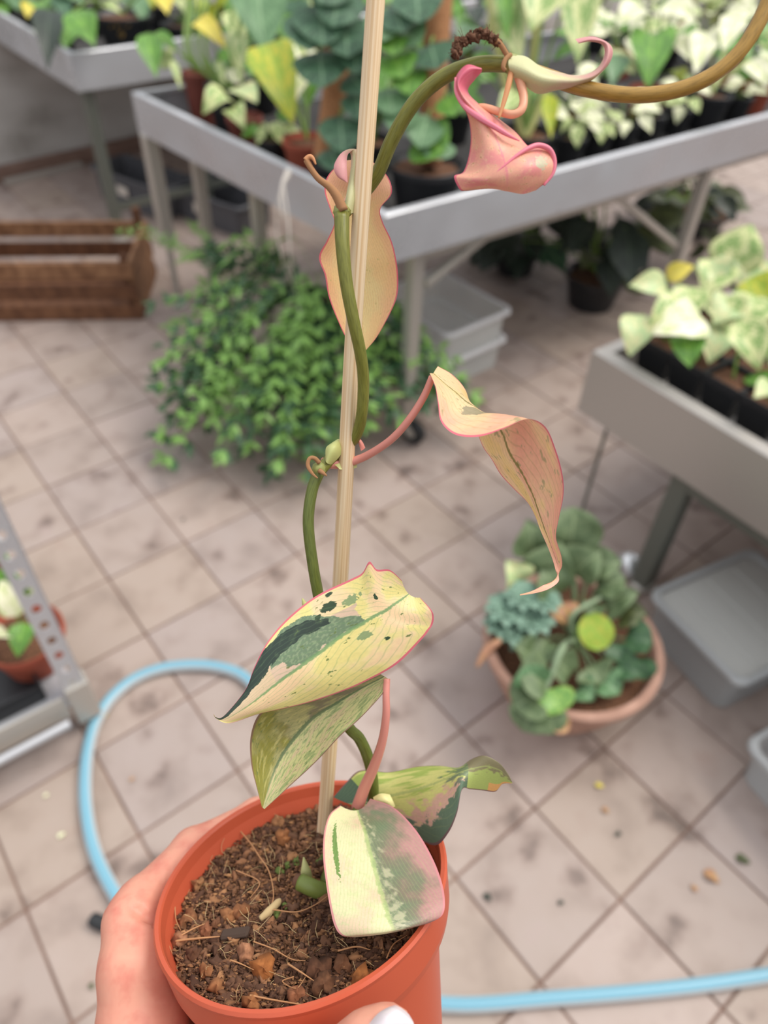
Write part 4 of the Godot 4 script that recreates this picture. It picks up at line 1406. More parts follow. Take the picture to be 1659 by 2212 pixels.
# ================================================================ the plant in the hand
const PN := Vector3(-0.17360444, -0.94365063, -0.28175341)   # pot axis (up), camera axes
const PC := Vector3(-0.03494609, 0.15358037, 0.30786196)     # rim centre, camera axes
const PEX := Vector3(0.98481546, -0.16634785, -0.04966782)
const PEZ := Vector3(0.0, -0.28609767, 0.95820046)
var vine: Node3D

func w3(q: Vector3) -> Vector3:   # camera axes to the world
	return CAM + RX * q.x + RY * q.y + RZ * q.z

func pp(phi: float, s: float, rho: float) -> Vector3:
	var a := deg_to_rad(phi)
	return w3(PC - PN * s + (PEX * cos(a) + PEZ * sin(a)) * rho)

func on_soil(x: float, y: float, lift := 0.0) -> Vector3:
	# where the ray of a pixel meets the soil
	var r := Vector3((x - 829.5) / FPX, (y - 1106.0) / FPX, 1.0)
	var t := (PC - PN * (0.0125 - lift)).dot(PN) / r.dot(PN)
	return w3(r * t)

func build_pot() -> void:
	var R := 0.062
	var H := 0.112
	var ax := (RX * PN.x + RY * PN.y + RZ * PN.z).normalized()
	var base := w3(PC - PN * H)
	vine = thing("potted_vine", "climbing plant with cream and pink leaves in an orange pot held in a hand", "plant", base)
	var pm := mat("orange_plastic", c8(200, 92, 63), 0.40)
	pm.subsurf_scatter_enabled = false
	part("pot", lathe(base, ax, [[0.0, 0.0], [0.041, 0.0], [0.044, 0.003], [0.0545, H - 0.024], [0.0555, H - 0.0225], [0.0595, H - 0.021], [0.0605, H - 0.017], [R - 0.0004, H - 0.003], [R, H - 0.0012], [R - 0.0008, H], [R - 0.0024, H], [R - 0.003, H - 0.001], [R - 0.0036, H - 0.006], [0.0535, H - 0.022], [0.04, 0.004], [0.0, 0.004]], 96), pm, vine)
	# soil bed
	var sc := w3(PC - PN * 0.014)
	var soil := part("soil", soil_disc(sc, ax, 0.0565, 0.0016, 61, 40, 96), M.soil, vine, "crumbly brown potting soil with fine roots")
	soil.set_meta("kind", "stuff")
	# crumbs
	var ex := (RX * PEX.x + RY * PEX.y + RZ * PEX.z).normalized()
	var ez := (RX * PEZ.x + RY * PEZ.y + RZ * PEZ.z).normalized()
	var r := RandomNumberGenerator.new()
	r.seed = 88
	var crumb := mat("crumb", Color.WHITE, 0.95)
	crumb.vertex_color_use_as_albedo = true
	var cn := noise(12, 60.0, 2)
	for variant in 6:
		var mm := MultiMesh.new()
		mm.transform_format = MultiMesh.TRANSFORM_3D
		mm.use_colors = true
		mm.mesh = blob(Vector3.ZERO, 1.0, 1.3, 40 + variant, [0.7, 0.5, 0.9, 0.4, 0.8, 0.6][variant])
		mm.instance_count = 1000
		for k in 1000:
			var a := r.randf() * TAU
			var q := sqrt(r.randf()) * 0.0555
			var p := sc + ex * cos(a) * q + ez * sin(a) * q
			var sz := 0.0005 + 0.0019 * pow(r.randf(), 3.0)
			var wet := cn.get_noise_2d(cos(a) * q * 0.5, sin(a) * q * 0.5) + 0.35 - 0.5 * smoothstep(-0.02, 0.03, cos(a) * q - sin(a) * q * 1.2)
			var b := Basis.from_euler(Vector3(r.randf() * TAU, r.randf() * TAU, r.randf() * TAU)).scaled(Vector3(sz * r.randf_range(0.7, 1.5), sz, sz * r.randf_range(0.7, 1.3)))
			mm.set_instance_transform(k, Transform3D(b, p + ax * r.randf_range(0.0, 0.0022)))
			var dark := c8(76, 49, 35)
			var lite: Color = [c8(146, 104, 74), c8(164, 116, 80), c8(122, 88, 66), c8(180, 130, 88), c8(104, 74, 56)][r.randi() % 5]
			mm.set_instance_color(k, dark.lerp(lite, clampf(r.randf() * 0.8 + wet * 0.6 + 0.1, 0, 1)).srgb_to_linear())
		var mi := MultiMeshInstance3D.new()
		mi.name = "crumbs"
		mi.multimesh = mm
		mi.material_override = crumb
		mi.set_meta("kind", "stuff")
		soil.add_child(mi, true)
		mi.transform = Transform3D(Basis(), -Vector3.ZERO)
	for variant in 2:
		var mm := MultiMesh.new()
		mm.transform_format = MultiMesh.TRANSFORM_3D
		mm.use_colors = true
		mm.mesh = blob(Vector3.ZERO, 1.0, 1.6, 60 + variant, 0.7)
		mm.instance_count = 3600
		for k in 3600:
			var a := r.randf() * TAU
			var q := sqrt(r.randf()) * 0.0562
			var sz := r.randf_range(0.00025, 0.0007)
			var b := Basis.from_euler(Vector3(r.randf() * TAU, r.randf() * TAU, r.randf() * TAU)).scaled(Vector3(sz * r.randf_range(0.7, 2.2), sz, sz))
			mm.set_instance_transform(k, Transform3D(b, sc + ex * cos(a) * q + ez * sin(a) * q + ax * r.randf_range(0.0005, 0.0034)))
			mm.set_instance_color(k, c8(84, 54, 38).lerp([c8(160, 114, 78), c8(186, 138, 92), c8(120, 84, 60)][r.randi() % 3], r.randf()).srgb_to_linear())
		var mi := MultiMeshInstance3D.new()
		mi.name = "grains"
		mi.multimesh = mm
		mi.material_override = crumb
		mi.set_meta("kind", "stuff")
		soil.add_child(mi, true)
	# bark chips and lumps one can pick out
	var chips := [[570, 2096, 4.6, c8(196, 124, 66)], [532, 2062, 3.2, c8(196, 140, 104)], [410, 1984, 4.0, c8(164, 112, 74)], [520, 1972, 3.4, c8(176, 118, 76)], [497, 1978, 2.8, c8(190, 132, 86)], [445, 2010, 2.8, c8(170, 110, 76)], [612, 1810, 3.4, c8(184, 122, 74)], [428, 1912, 2.6, c8(188, 136, 92)], [690, 2098, 4.0, c8(116, 76, 52)], [700, 2130, 4.2, c8(126, 84, 56)], [740, 2085, 3.2, c8(140, 94, 64)], [782, 2118, 3.8, c8(142, 96, 66)], [392, 2030, 3.2, c8(122, 86, 60)], [360, 1985, 3.0, c8(116, 84, 58)], [445, 2098, 2.6, c8(160, 88, 54)], [470, 2130, 3.0, c8(134, 94, 60)], [640, 2150, 3.2, c8(138, 100, 66)], [545, 2165, 3.2, c8(146, 104, 70)], [600, 1775, 2.8, c8(140, 92, 60)], [420, 2060, 2.4, c8(190, 134, 78)], [385, 2115, 2.6, c8(184, 132, 78)], [468, 1995, 2.2, c8(206, 154, 104)]]
	for k in chips.size():
		var q: Array = chips[k]
		var cm := mat("chip%d" % (k % 11), q[3], 0.9)
		if not cm.albedo_texture:
			cm.albedo_texture = M.get("chip_tex") if M.has("chip_tex") else ramp_tex(71, 0.04, [[0.0, c8(150, 140, 130)], [1.0, c8(255, 255, 255)]], 256)
			M["chip_tex"] = cm.albedo_texture
			tri(cm, 30.0)
		var p := on_soil(q[0], q[1], 0.0018)
		part("bark_chip", blob(p, q[2] * 0.001, 1.2, 300 + k, 0.75), cm, vine)
	var bark := mat("dark_bark", c8(74, 58, 48), 0.9)
	part("bark_strip", bar(on_soil(478, 2020, 0.002), on_soil(538, 2012, 0.003), 0.005, 0.0022, ax.cross(ex), 0.0008), bark, vine)
	# roots
	var rootm := mat("root_tan", c8(190, 140, 96), 0.8)
	var pale := mat("root_pale", c8(206, 180, 132), 0.8)
	for q in [[[[380, 2033], [400, 2030], [440, 2026], [475, 2023]], 0.5], [[[392, 2020], [420, 2005], [446, 1994]], 0.35], [[[510, 1778], [520, 1796], [540, 1820], [560, 1850], [580, 1880], [590, 1920], [588, 1950], [570, 1970]], 0.35], [[[548, 2034], [590, 2050], [630, 2072], [660, 2075]], 0.3], [[[498, 2074], [520, 2082], [548, 2095]], 0.35], [[[622, 2082], [650, 2100], [680, 2120]], 0.4], [[[540, 2150], [590, 2160], [650, 2170], [700, 2178]], 0.35], [[[590, 1965], [640, 1970], [680, 1955], [708, 1935]], 0.3], [[[730, 2054], [770, 2045], [800, 2052]], 0.35], [[[835, 2070], [850, 2040], [880, 2020]], 0.3], [[[510, 1880], [560, 1905], [540, 1940]], 0.3], [[[382, 1915], [378, 1950], [380, 1985], [390, 2010]], 0.3], [[[360, 2005], [365, 2040], [372, 2060]], 0.3], [[[635, 2110], [610, 2120], [640, 2135], [660, 2110]], 0.25]]:
		var pts := []
		for e in q[0]: pts.append(on_soil(e[0], e[1], 0.003 + r.randf_range(0.0, 0.0015)))
		part("root", tb(pts, [q[1] * 0.001, q[1] * 0.0009, q[1] * 0.0004], 6), rootm, vine)
	var fib := PackedVector3Array()
	var surf := SurfaceTool.new()
	surf.begin(Mesh.PRIMITIVE_TRIANGLES)
	for k in 230:
		var a := r.randf() * TAU
		var q := sqrt(r.randf()) * 0.054
		var p := sc + ex * cos(a) * q + ez * sin(a) * q + ax * 0.0015
		var dr := (ex * r.randf_range(-1, 1) + ez * r.randf_range(-1, 1) + ax * r.randf_range(0.0, 0.7)).normalized()
		var pts := [p]
		for e in 4:
			dr = (dr + (ex * r.randf_range(-1, 1) + ez * r.randf_range(-1, 1) + ax * r.randf_range(-0.55, 0.3)) * 0.55).normalized()
			p += dr * r.randf_range(0.0012, 0.0034)
			var hgt := (p - sc).dot(ax)
			if hgt < 0.001: p += ax * (0.001 - hgt)
			var flatp := p - sc - ax * (p - sc).dot(ax)
			if flatp.length() > 0.0565: p -= flatp.normalized() * (flatp.length() - 0.0565)
			pts.append(p)
		surf.append_from(tb(pts, [0.00016, 0.00008], 4, 8), 0, Transform3D())
	part("root_fibres", surf.commit(), pale, vine).set_meta("kind", "stuff")
	part("pale_root", tb([on_soil(562, 1985, 0.002), on_soil(580, 1970, 0.003), on_soil(600, 1950, 0.003), on_soil(605, 1942, 0.003)], [0.0012, 0.0018, 0.0016, 0.0006], 8), pale, vine)
	# moss tufts
	var moss := mat("moss", c8(104, 120, 58), 0.9)
	for q in [[622, 1870], [640, 1862], [606, 1880], [690, 1860], [598, 1975], [615, 1955], [700, 1850]]:
		part("moss_tuft", blob(on_soil(q[0], q[1], 0.0016), 0.0016, 1.6, int(q[0]), 0.7), moss, vine)

# ---------------------------------------------------------------- leaf pictures of the vine
func vine_tex(which: int) -> ImageTexture:
	var w := 480
	var h := 240
	var im := Image.create(w, h, false, Image.FORMAT_RGB8)
	var n1 := noise(101 + which, 0.008, 4)
	var n2 := noise(201 + which, 0.035, 4)
	var n3 := noise(301 + which, 0.12, 3)
	var cream := c8(240, 226, 160)
	var peach := c8(246, 214, 168)
	var yellow := c8(234, 220, 142)
	var deep := c8(44, 60, 50)
	var sage := c8(112, 134, 104)
	var pink := c8(222, 96, 122)
	for x in w:
		var u := float(x) / w
		for y in h:
			var v := float(y) / h            # 0 one edge, 0.5 midrib, 1 other edge
			var s := (v - 0.5) * 2.0
			var av := absf(s)
			var a1 := n1.get_noise_2d(x, y)
			var a2 := n2.get_noise_2d(x, y)
			var a3 := n3.get_noise_2d(x, y)
			var c := cream
			var rib := c8(120, 158, 104)
			var ribw := 0.05
			var edge := pink
			match which:
				0:   # cream leaf with the dark green flash
					c = cream.lerp(peach, smoothstep(-0.2, 0.3, a1)).lerp(yellow, smoothstep(0.0, 0.4, -a1 + av * 0.25))
					var hi := lut([[0.43, -0.46], [0.5, -0.70], [0.571, -0.83], [0.643, -0.93], [0.714, -1.1], [1.0, -1.1]], u) + a2 * 0.03
					var lo := lut([[0.43, -0.30], [0.5, -0.44], [0.571, -0.50], [0.643, -0.50], [0.714, -0.46], [0.786, -0.48], [0.871, -0.2], [0.95, 0.0]], u) + a2 * 0.10
					if u > 0.355 + a2 * 0.02 and u < 0.66 and s < 0.0:
						var top := lut([[0.355, -0.16], [0.40, -0.36], [0.46, -0.66], [0.52, -0.86], [0.58, -0.9]], u) + a2 * 0.06
						var bot := lut([[0.355, 0.0], [0.56, 0.0], [0.66, -0.5]], u) + a2 * 0.12
						if s > top and s < bot: c = sage.lerp(c8(134, 152, 118), smoothstep(0.0, 0.3, a3))
						elif s > hi: c = c8(218, 190, 164)
					elif u >= 0.66 and s < -0.03 and s > hi: c = c8(222, 196, 160)
					if u > 0.432 + a2 * 0.02 and u < 0.985 and s > hi and s < lo: c = deep.lerp(c8(60, 78, 60), smoothstep(0.1, 0.5, a2))
					var spot := smoothstep(0.56, 0.60, a2 + 0.25 * a3) * (1.0 - smoothstep(0.6, 0.9, u))
					c = c.lerp(c8(96, 116, 62), spot * 0.8)
					for q in [[0.417, -0.66, 0.022, 0.09, 0], [0.22, -0.37, 0.012, 0.07, 0], [0.357, -0.59, 0.024, 0.10, 1], [0.451, -0.58, 0.011, 0.05, 0], [0.391, 0.25, 0.016, 0.09, 1], [0.374, 0.55, 0.007, 0.04, 0], [0.409, -0.9, 0.008, 0.04, 0], [0.31, -0.62, 0.012, 0.05, 1]]:
						var e := pow((u - q[0]) / q[2], 2.0) + pow((s - q[1]) / q[3], 2.0) + a3 * 0.9
						if e < 1.0: c = c8(52, 74, 50) if q[4] == 0 else c8(146, 164, 116)
				1:   # underside, mottled olive
					var b1 := n2.get_noise_2d(x * 0.35 - absf(y - 120.0) * 0.5, y * 1.5)
					var b2 := n3.get_noise_2d(x * 0.3 - absf(y - 120.0) * 0.4, y * 1.3)
					c = c8(204, 202, 142)
					if s < 0.0:
						c = c8(176, 170, 118).lerp(c8(138, 128, 104), smoothstep(-0.1, 0.35, a1 + 0.15 - u * 0.2))
						c = c.lerp(c8(148, 144, 66), smoothstep(0.05, 0.5, u - 0.45 - s * 0.35 + a1 * 0.6))
						c = c.lerp(c8(206, 196, 130), smoothstep(0.15, 0.4, b1) * 0.6)
					else:
						c = c.lerp(c8(214, 184, 152), smoothstep(0.0, 0.35, b1) * 0.65)
						c = c.lerp(c8(138, 158, 104), smoothstep(0.12, 0.36, -b1 + b2 * 0.3) * 0.7)
					c = c.lerp(c8(104, 122, 76), smoothstep(0.42, 0.55, b2 + a2 * 0.4) * 0.7)
					rib = c8(96, 116, 78)
					ribw = 0.07
					edge = c8(140, 104, 92)
				2:   # broad front leaf: cream half, grey-pink half
					c = c8(222, 218, 172).lerp(c8(224, 202, 168), smoothstep(-0.2, 0.4, a1))
					c = c.lerp(c8(196, 210, 150), smoothstep(0.15, 0.4, a2) * 0.35)
					var g := c8(112, 128, 98).lerp(c8(136, 118, 102), smoothstep(0.0, 0.8, s * 0.7 + u * 0.3 + a1 * 0.5))
					g = g.lerp(c8(188, 138, 134), smoothstep(0.30, 0.95, s + a1 * 0.5 + a2 * 0.2 - u * 0.1) * 0.9)
					g = g.lerp(c8(196, 190, 158), smoothstep(0.0, 0.4, a2 * 0.6 + 0.30 - absf(s - 0.16) * 2.2 + (u - 0.6) * 0.5) * 0.75)
					if u > 0.9 and s > 0.5 + a2 * 0.2: g = c8(74, 94, 54)
					c = c.lerp(g, smoothstep(-0.05, 0.10, s + a2 * 0.08 + a3 * 0.04))
					var st := pow((s + 0.72 - (u - 0.3) * 0.1) / 0.055, 2.0) + pow((u - 0.33) / 0.15, 2.0) + a3 * 0.8
					if st < 1.0: c = c8(110, 142, 74)
					rib = c8(166, 190, 118)
					ribw = 0.055 + a2 * 0.03
					edge = c8(206, 132, 136)
				3:   # leaf over the rim: lime, blush and dark
					c = c8(206, 204, 124).lerp(c8(160, 180, 88), smoothstep(0.0, 0.4, n2.get_noise_2d(x * 0.3, y * 1.4) * 0.8 + a1 * 0.5 - s * 0.4))
					c = c.lerp(c8(212, 168, 150), smoothstep(0.1, 0.4, s * 0.9 - absf(u - 0.45) * 0.9 + a2 * 0.4))
					c = c.lerp(c8(96, 118, 96), smoothstep(-0.02, 0.06, s - 0.66 + absf(u - 0.35) * 0.2 + a2 * 0.22))
					c = c.lerp(c8(88, 110, 90), smoothstep(0.02, 0.1, u - 0.42 + a2 * 0.15 - 0.12 * av) * (1.0 - smoothstep(0.62, 0.66, u)) * 0.75)
					if u > 0.6: c = c8(136, 128, 96).lerp(c8(170, 184, 104), smoothstep(0.0, 0.3, s + a2 * 0.4))
					if u > 0.75 and s > 0.7: c = c8(226, 170, 104)
					if u < 0.12 and s < 0.1: c = c8(74, 98, 74)
					rib = c8(170, 180, 110)
					edge = c8(120, 84, 88)
				4:   # twisted peach leaf
					c = c8(246, 208, 160).lerp(c8(242, 176, 150), smoothstep(0.1, 0.6, u * 0.9 - 0.1 + a1 * 0.5 - s * 0.25))
					c = c.lerp(c8(240, 206, 128), smoothstep(0.1, 0.5, -a1 + s * 0.3) * 0.6)
					c = c.lerp(c8(170, 160, 118), smoothstep(0.38, 0.5, a2) * 0.7)
					var gr := pow((u - 0.20) / 0.05, 2.0) + pow((s + 0.30) / 0.16, 2.0) + a2 * 1.5
					if gr < 1.0: c = c.lerp(c8(142, 138, 112), 0.75)
					rib = c8(128, 122, 66)
					ribw = 0.04
				5:   # yellow-peach hanging leaf
					c = c8(240, 206, 146).lerp(c8(236, 214, 152), smoothstep(-0.2, 0.4, a1))
					c = c.lerp(c8(240, 178, 140), smoothstep(0.55, 0.95, av + a1 * 0.3) * 0.6)
					c = c.lerp(c8(246, 190, 160), (1.0 - smoothstep(0.12, 0.28, u)) * 0.8)
					c = c.lerp(c8(190, 178, 110), smoothstep(0.5, 0.62, a2) * 0.5)
					rib = c8(220, 170, 110)
					ribw = 0.03
				6:   # curled pink leaf
					c = c8(242, 176, 150).lerp(c8(236, 150, 146), smoothstep(-0.2, 0.4, a1 - av * 0.2))
					c = c.lerp(c8(244, 198, 160), smoothstep(0.1, 0.5, a2) * 0.6)
					c = c.lerp(c8(228, 112, 136), 1.0 - smoothstep(0.18, 0.36, u))
					c = c.lerp(c8(170, 130, 84), smoothstep(0.5, 0.6, a2 * 0.6 + a3 * 0.8) * 0.7)
					var sc := pow((u - 0.78) / 0.045, 2.0) + pow((s - 0.72) / 0.12, 2.0) + a3 * 1.6
					if sc < 1.0: c = c8(206, 200, 168)
					rib = c8(236, 140, 150)
					ribw = 0.03
				7:   # sheath
					c = c8(206, 206, 156).lerp(c8(214, 150, 150), smoothstep(0.2, 0.75, u + a1 * 0.25))
					rib = c8(190, 170, 130)
					ribw = 0.02
			# fine veins sweeping from the midrib towards the tip
			var q := fposmod((u - (0.9 if which in [2, 5] else 0.5) * av + a1 * 0.06) * (17.0 if which < 7 else 3.0) + (av * 9.0 if which == 7 else 0.0), 1.0)
			var ln := 1.0 - smoothstep(0.03, 0.12, minf(q, 1.0 - q))
			c = c.lerp(rib, ln * (0.32 if which == 2 else 0.24 if which < 3 else 0.4 if which == 5 else 0.16) * (1.0 - smoothstep(0.85, 1.0, av)))
			var mid := (1.0 - smoothstep(ribw * 0.4, ribw, av + a3 * 0.02)) * (1.0 - smoothstep(0.7, 1.0, u))
			c = c.lerp(rib, mid * (0.6 if which == 2 else 0.85))
			c = c * (1.0 + 0.03 * a3)
			if which < 7 and av > 0.965: c = c.lerp(edge, 0.85)
			im.set_pixel(x, y, c)
	return tex(im)

func lut(t: Array, x: float) -> float:
	if x <= t[0][0]: return t[0][1]
	for k in t.size() - 1:
		if x < t[k + 1][0]: return lerpf(t[k][1], t[k + 1][1], (x - t[k][0]) / (t[k + 1][0] - t[k][0]))
	return t[-1][1]

func vine_leaf(which: int, rows: Array, nu := 60, nv := 28, called := "leaf", label := "") -> MeshInstance3D:
	var key := "vine_leaf%d" % which
	if not M.has(key):
		var m := leaf_mat(key, vine_tex(which), 0.42, 0.34 if which < 4 else 0.62)
		m.heightmap_enabled = false
	return part(called, sheet(rows_px(rows), nu, nv), M[key], vine, label)

func build_vine() -> void:
	# bamboo stake
	var s0 := on_soil(694, 1872, -0.02)
	var s1 := P(822, -160, 0.231)
	var st := thing("bamboo_stake", "pale bamboo stake standing in the orange pot", "stake", s0)
	var bi := Image.create(96, 512, false, Image.FORMAT_RGB8)
	var bn := noise(17, 0.02, 4)
	for x in 96:
		for y in 512:
			var q := bn.get_noise_2d(x * 9.0, y * 0.35) * 0.5 + 0.5 + 0.12 * bn.get_noise_2d(x * 30.0, y * 1.2)
			bi.set_pixel(x, y, c8(222, 188, 142).lerp(c8(246, 224, 188), smoothstep(0.2, 0.7, q)))
	var bm := mat("bamboo", Color.WHITE, 0.5)
	bm.albedo_texture = tex(bi)
	bm.uv1_scale = Vector3(1, 1.8, 1)
	part("cane", tube(spline([s0, s0.lerp(s1, 0.33) + RX * 0.0006, s0.lerp(s1, 0.66) - RX * 0.0006, s1], 40), [0.0033, 0.0033, 0.0031, 0.0031], 18, 0.012), bm, st)

	var green := mat("vine_stem", c8(130, 132, 58), 0.42)
	var olive := mat("vine_stem_old", c8(108, 120, 56), 0.42)
	var gold := mat("vine_stem_top", c8(182, 142, 68), 0.4)
	for k in [green, olive, gold]:
		k.albedo_texture = ramp_tex(81, 0.05, [[0.0, c8(196, 196, 176)], [0.5, c8(240, 240, 230)], [1.0, c8(255, 255, 240)]], 256)
		k.uv1_scale = Vector3(2, 12, 1)
	var pinkst := mat("petiole_pink", c8(226, 148, 134), 0.42)
	var peachst := mat("petiole_peach", c8(236, 172, 138), 0.42)
	var brown := mat("dry_root", c8(166, 122, 84), 0.9)
	var darkbr := mat("dry_brown", c8(112, 78, 58), 0.95)
	var L := func(a: Array) -> Array:
		var out := []
		for q in a: out.append(P(q[0], q[1], q[2]))
		return out
	# stem, bottom to top, node by node
	part("stem", tb(L.call([[760, 1900, 0.335], [800, 1780, 0.330], [806, 1700, 0.322], [796, 1640, 0.315], [776, 1595, 0.308], [748, 1560, 0.303], [715, 1440, 0.296], [694, 1320, 0.292], [676, 1220, 0.288], [666, 1130, 0.285], [674, 1060, 0.284], [690, 1018, 0.284]]), [0.0026, 0.0025, 0.0023, 0.0022, 0.0023], 12, 60), olive, vine)
	part("stem", tb(L.call([[690, 1018, 0.284], [720, 985, 0.287], [752, 962, 0.287], [772, 935, 0.283], [782, 890, 0.277], [785, 820, 0.271], [778, 760, 0.265], [763, 690, 0.2595], [748, 610, 0.2555], [740, 530, 0.2535], [738, 462, 0.254]]), [0.0024, 0.0022, 0.0022, 0.0022, 0.0023, 0.0027], 12, 56), green, vine)
	part("stem", tb(L.call([[738, 462, 0.254], [760, 440, 0.262], [790, 410, 0.265], [818, 370, 0.262], [848, 300, 0.256], [895, 222, 0.250], [958, 166, 0.246], [1030, 140, 0.243], [1100, 138, 0.241]]), [0.0026, 0.0025, 0.0025, 0.0025], 12, 50), green, vine)
	part("stem", tb(L.call([[1100, 138, 0.241], [1180, 165, 0.242], [1260, 190, 0.240], [1340, 204, 0.238], [1420, 203, 0.236], [1500, 182, 0.234], [1570, 140, 0.232], [1622, 78, 0.230], [1665, -10, 0.228], [1700, -120, 0.226]]), [0.0025, 0.0024, 0.0024, 0.0024], 12, 50), gold, vine)
	for q in [[690, 1014, 0.284, 3.0], [738, 458, 0.2545, 3.0], [1104, 138, 0.241, 3.0]]:
		part("node", blob(P(q[0], q[1], q[2]), q[3] * 0.001, 0.15, 9), mat("node_green", c8(150, 156, 88), 0.5), vine)
	# cut stub and shoot in the soil
	part("cut_stub", tb([on_soil(648, 1905, 0.006), on_soil(680, 1920, 0.004), on_soil(720, 1935, -0.004)], [0.0036, 0.0036, 0.0038], 12, 10), mat("stub_green", c8(122, 138, 66), 0.45), vine)
	part("cut_face", blob(on_soil(646, 1904, 0.006), 0.0031, 0.1, 3), darkbr, vine)
	part("shoot", tb([on_soil(664, 1905, 0.0), on_soil(660, 1880, 0.006), on_soil(656, 1852, 0.012)], [0.0028, 0.0022, 0.0003], 8, 8), mat("shoot_pale", c8(200, 204, 140), 0.5), vine)
	part("stem", tb([on_soil(700, 1930, -0.003), on_soil(716, 1880, 0.004), on_soil(745, 1850, 0.006), P(760, 1800, 0.325), P(772, 1752, 0.318)], [0.0034, 0.0028, 0.0024], 10, 20), olive, vine)

	# main cream leaf
	vine_leaf(0, [
		[[868, 1254, .276], [883, 1283, .279], [908, 1291, .279]],
		[[842, 1231, .273], [868, 1294, .277], [932, 1318, .278]],
		[[814, 1230, .271], [850, 1306, .275], [937, 1334, .279]],
		[[798, 1213, .268], [834, 1318, .274], [934, 1350, .280]],
		[[783, 1237, .270], [814, 1328, .273], [926, 1362, .280]],
		[[760, 1250, .270], [790, 1342, .272], [912, 1380, .280]],
		[[694, 1281, .270], [736, 1374, .270], [858, 1434, .280]],
		[[651, 1310, .270], [694, 1406, .268], [790, 1472, .279]],
		[[609, 1348, .270], [652, 1437, .266], [735, 1495, .277]],
		[[575, 1391, .268], [610, 1467, .265], [668, 1517, .274]],
		[[549, 1442, .266], [568, 1500, .264], [609, 1531, .270]],
		[[530, 1490, .265], [528, 1530, .263], [556, 1543, .267]],
		[[484, 1546, .263], [484, 1555, .263], [498, 1562, .264]],
		[[466, 1549, .262], [466, 1551, .262], [470, 1554, .262]],
		[[461, 1541, .260], [461, 1542, .260], [462, 1543, .260]]], 80, 36, "leaf", "large cream leaf with a dark green flash and pink edge")
	# underside leaf below it
	var l2 := vine_leaf(1, [
		[[806, 1446, .290], [830, 1461, .291], [842, 1468, .289]],
		[[740, 1474, .290], [778, 1488, .294], [828, 1497, .288]],
		[[655, 1500, .288], [727, 1518, .296], [780, 1550, .287]],
		[[598, 1515, .286], [676, 1551, .297], [736, 1589, .286]],
		[[558, 1545, .285], [643, 1585, .297], [700, 1628, .286]],
		[[541, 1594, .285], [617, 1619, .296], [668, 1660, .286]],
		[[543, 1652, .286], [596, 1657, .294], [635, 1690, .287]],
		[[555, 1703, .288], [579, 1703, .291], [600, 1722, .289]],
		[[566, 1744, .290], [568, 1745, .290], [571, 1748, .290]]], 60, 30, "leaf", "mottled olive leaf hanging underside out")
	part("petiole", tb(L.call([[836, 1466, .290], [834, 1500, .289], [834, 1545, .291], [826, 1600, .297], [808, 1655, .306], [786, 1705, .316], [772, 1745, .322]]), [0.0013, 0.0015, 0.0018, 0.0024, 0.0028], 10, 30), pinkst, l2)
	# broad front leaf
	var l3 := vine_leaf(2, [
		[[735, 1740, .312], [772, 1750, .315], [800, 1725, .314]],
		[[712, 1760, .306], [777, 1768, .310], [850, 1744, .309]],
		[[700, 1800, .298], [788, 1797, .301], [896, 1790, .301]],
		[[698, 1850, .288], [802, 1850, .290], [930, 1845, .292]],
		[[704, 1905, .279], [816, 1904, .279], [952, 1898, .283]],
		[[712, 1955, .271], [830, 1952, .269], [961, 1944, .275]],
		[[722, 1998, .266], [841, 1988, .263], [956, 1976, .271]],
		[[737, 2020, .264], [850, 2008, .261], [932, 1992, .269]],
		[[762, 2025, .2642], [846, 2015, .2618], [904, 2000, .2695]]], 60, 34, "leaf", "broad leaf, one half cream and the other grey-pink")
	# leaf lying over the rim
	var l4 := vine_leaf(3, [
		[[720, 1722, .337], [752, 1736, .335], [800, 1752, .330]],
		[[748, 1690, .338], [792, 1733, .332], [835, 1765, .325]],
		[[779, 1664, .338], [828, 1722, .328], [885, 1800, .317]],
		[[840, 1668, .336], [872, 1712, .323], [938, 1826, .306]],
		[[900, 1656, .332], [916, 1700, .316], [968, 1800, .300]],
		[[950, 1654, .326], [958, 1684, .310], [987, 1757, .298]],
		[[990, 1658, .318], [994, 1668, .305], [998, 1706, .300]],
		[[1016, 1641, .310], [1022, 1660, .304], [1016, 1705, .305]],
		[[1045, 1632, .304], [1052, 1655, .303], [1045, 1708, .306]],
		[[1075, 1646, .302], [1080, 1664, .302], [1070, 1710, .305]],
		[[1096, 1670, .301], [1096, 1678, .301], [1085, 1694, .303]],
		[[1107, 1690, .301], [1107, 1691, .301], [1106, 1692, .301]]], 70, 28, "leaf", "lime and dark green leaf curling over the pot rim")
	part("bract", sheet(rows_px([
		[[806, 1722, .316], [812, 1738, .314], [824, 1752, .316]],
		[[822, 1714, .315], [832, 1728, .312], [844, 1746, .314]],
		[[842, 1716, .316], [848, 1728, .314], [854, 1742, .315]]]), 10, 8), mat("bract_pale", c8(222, 214, 150), 0.45), vine)
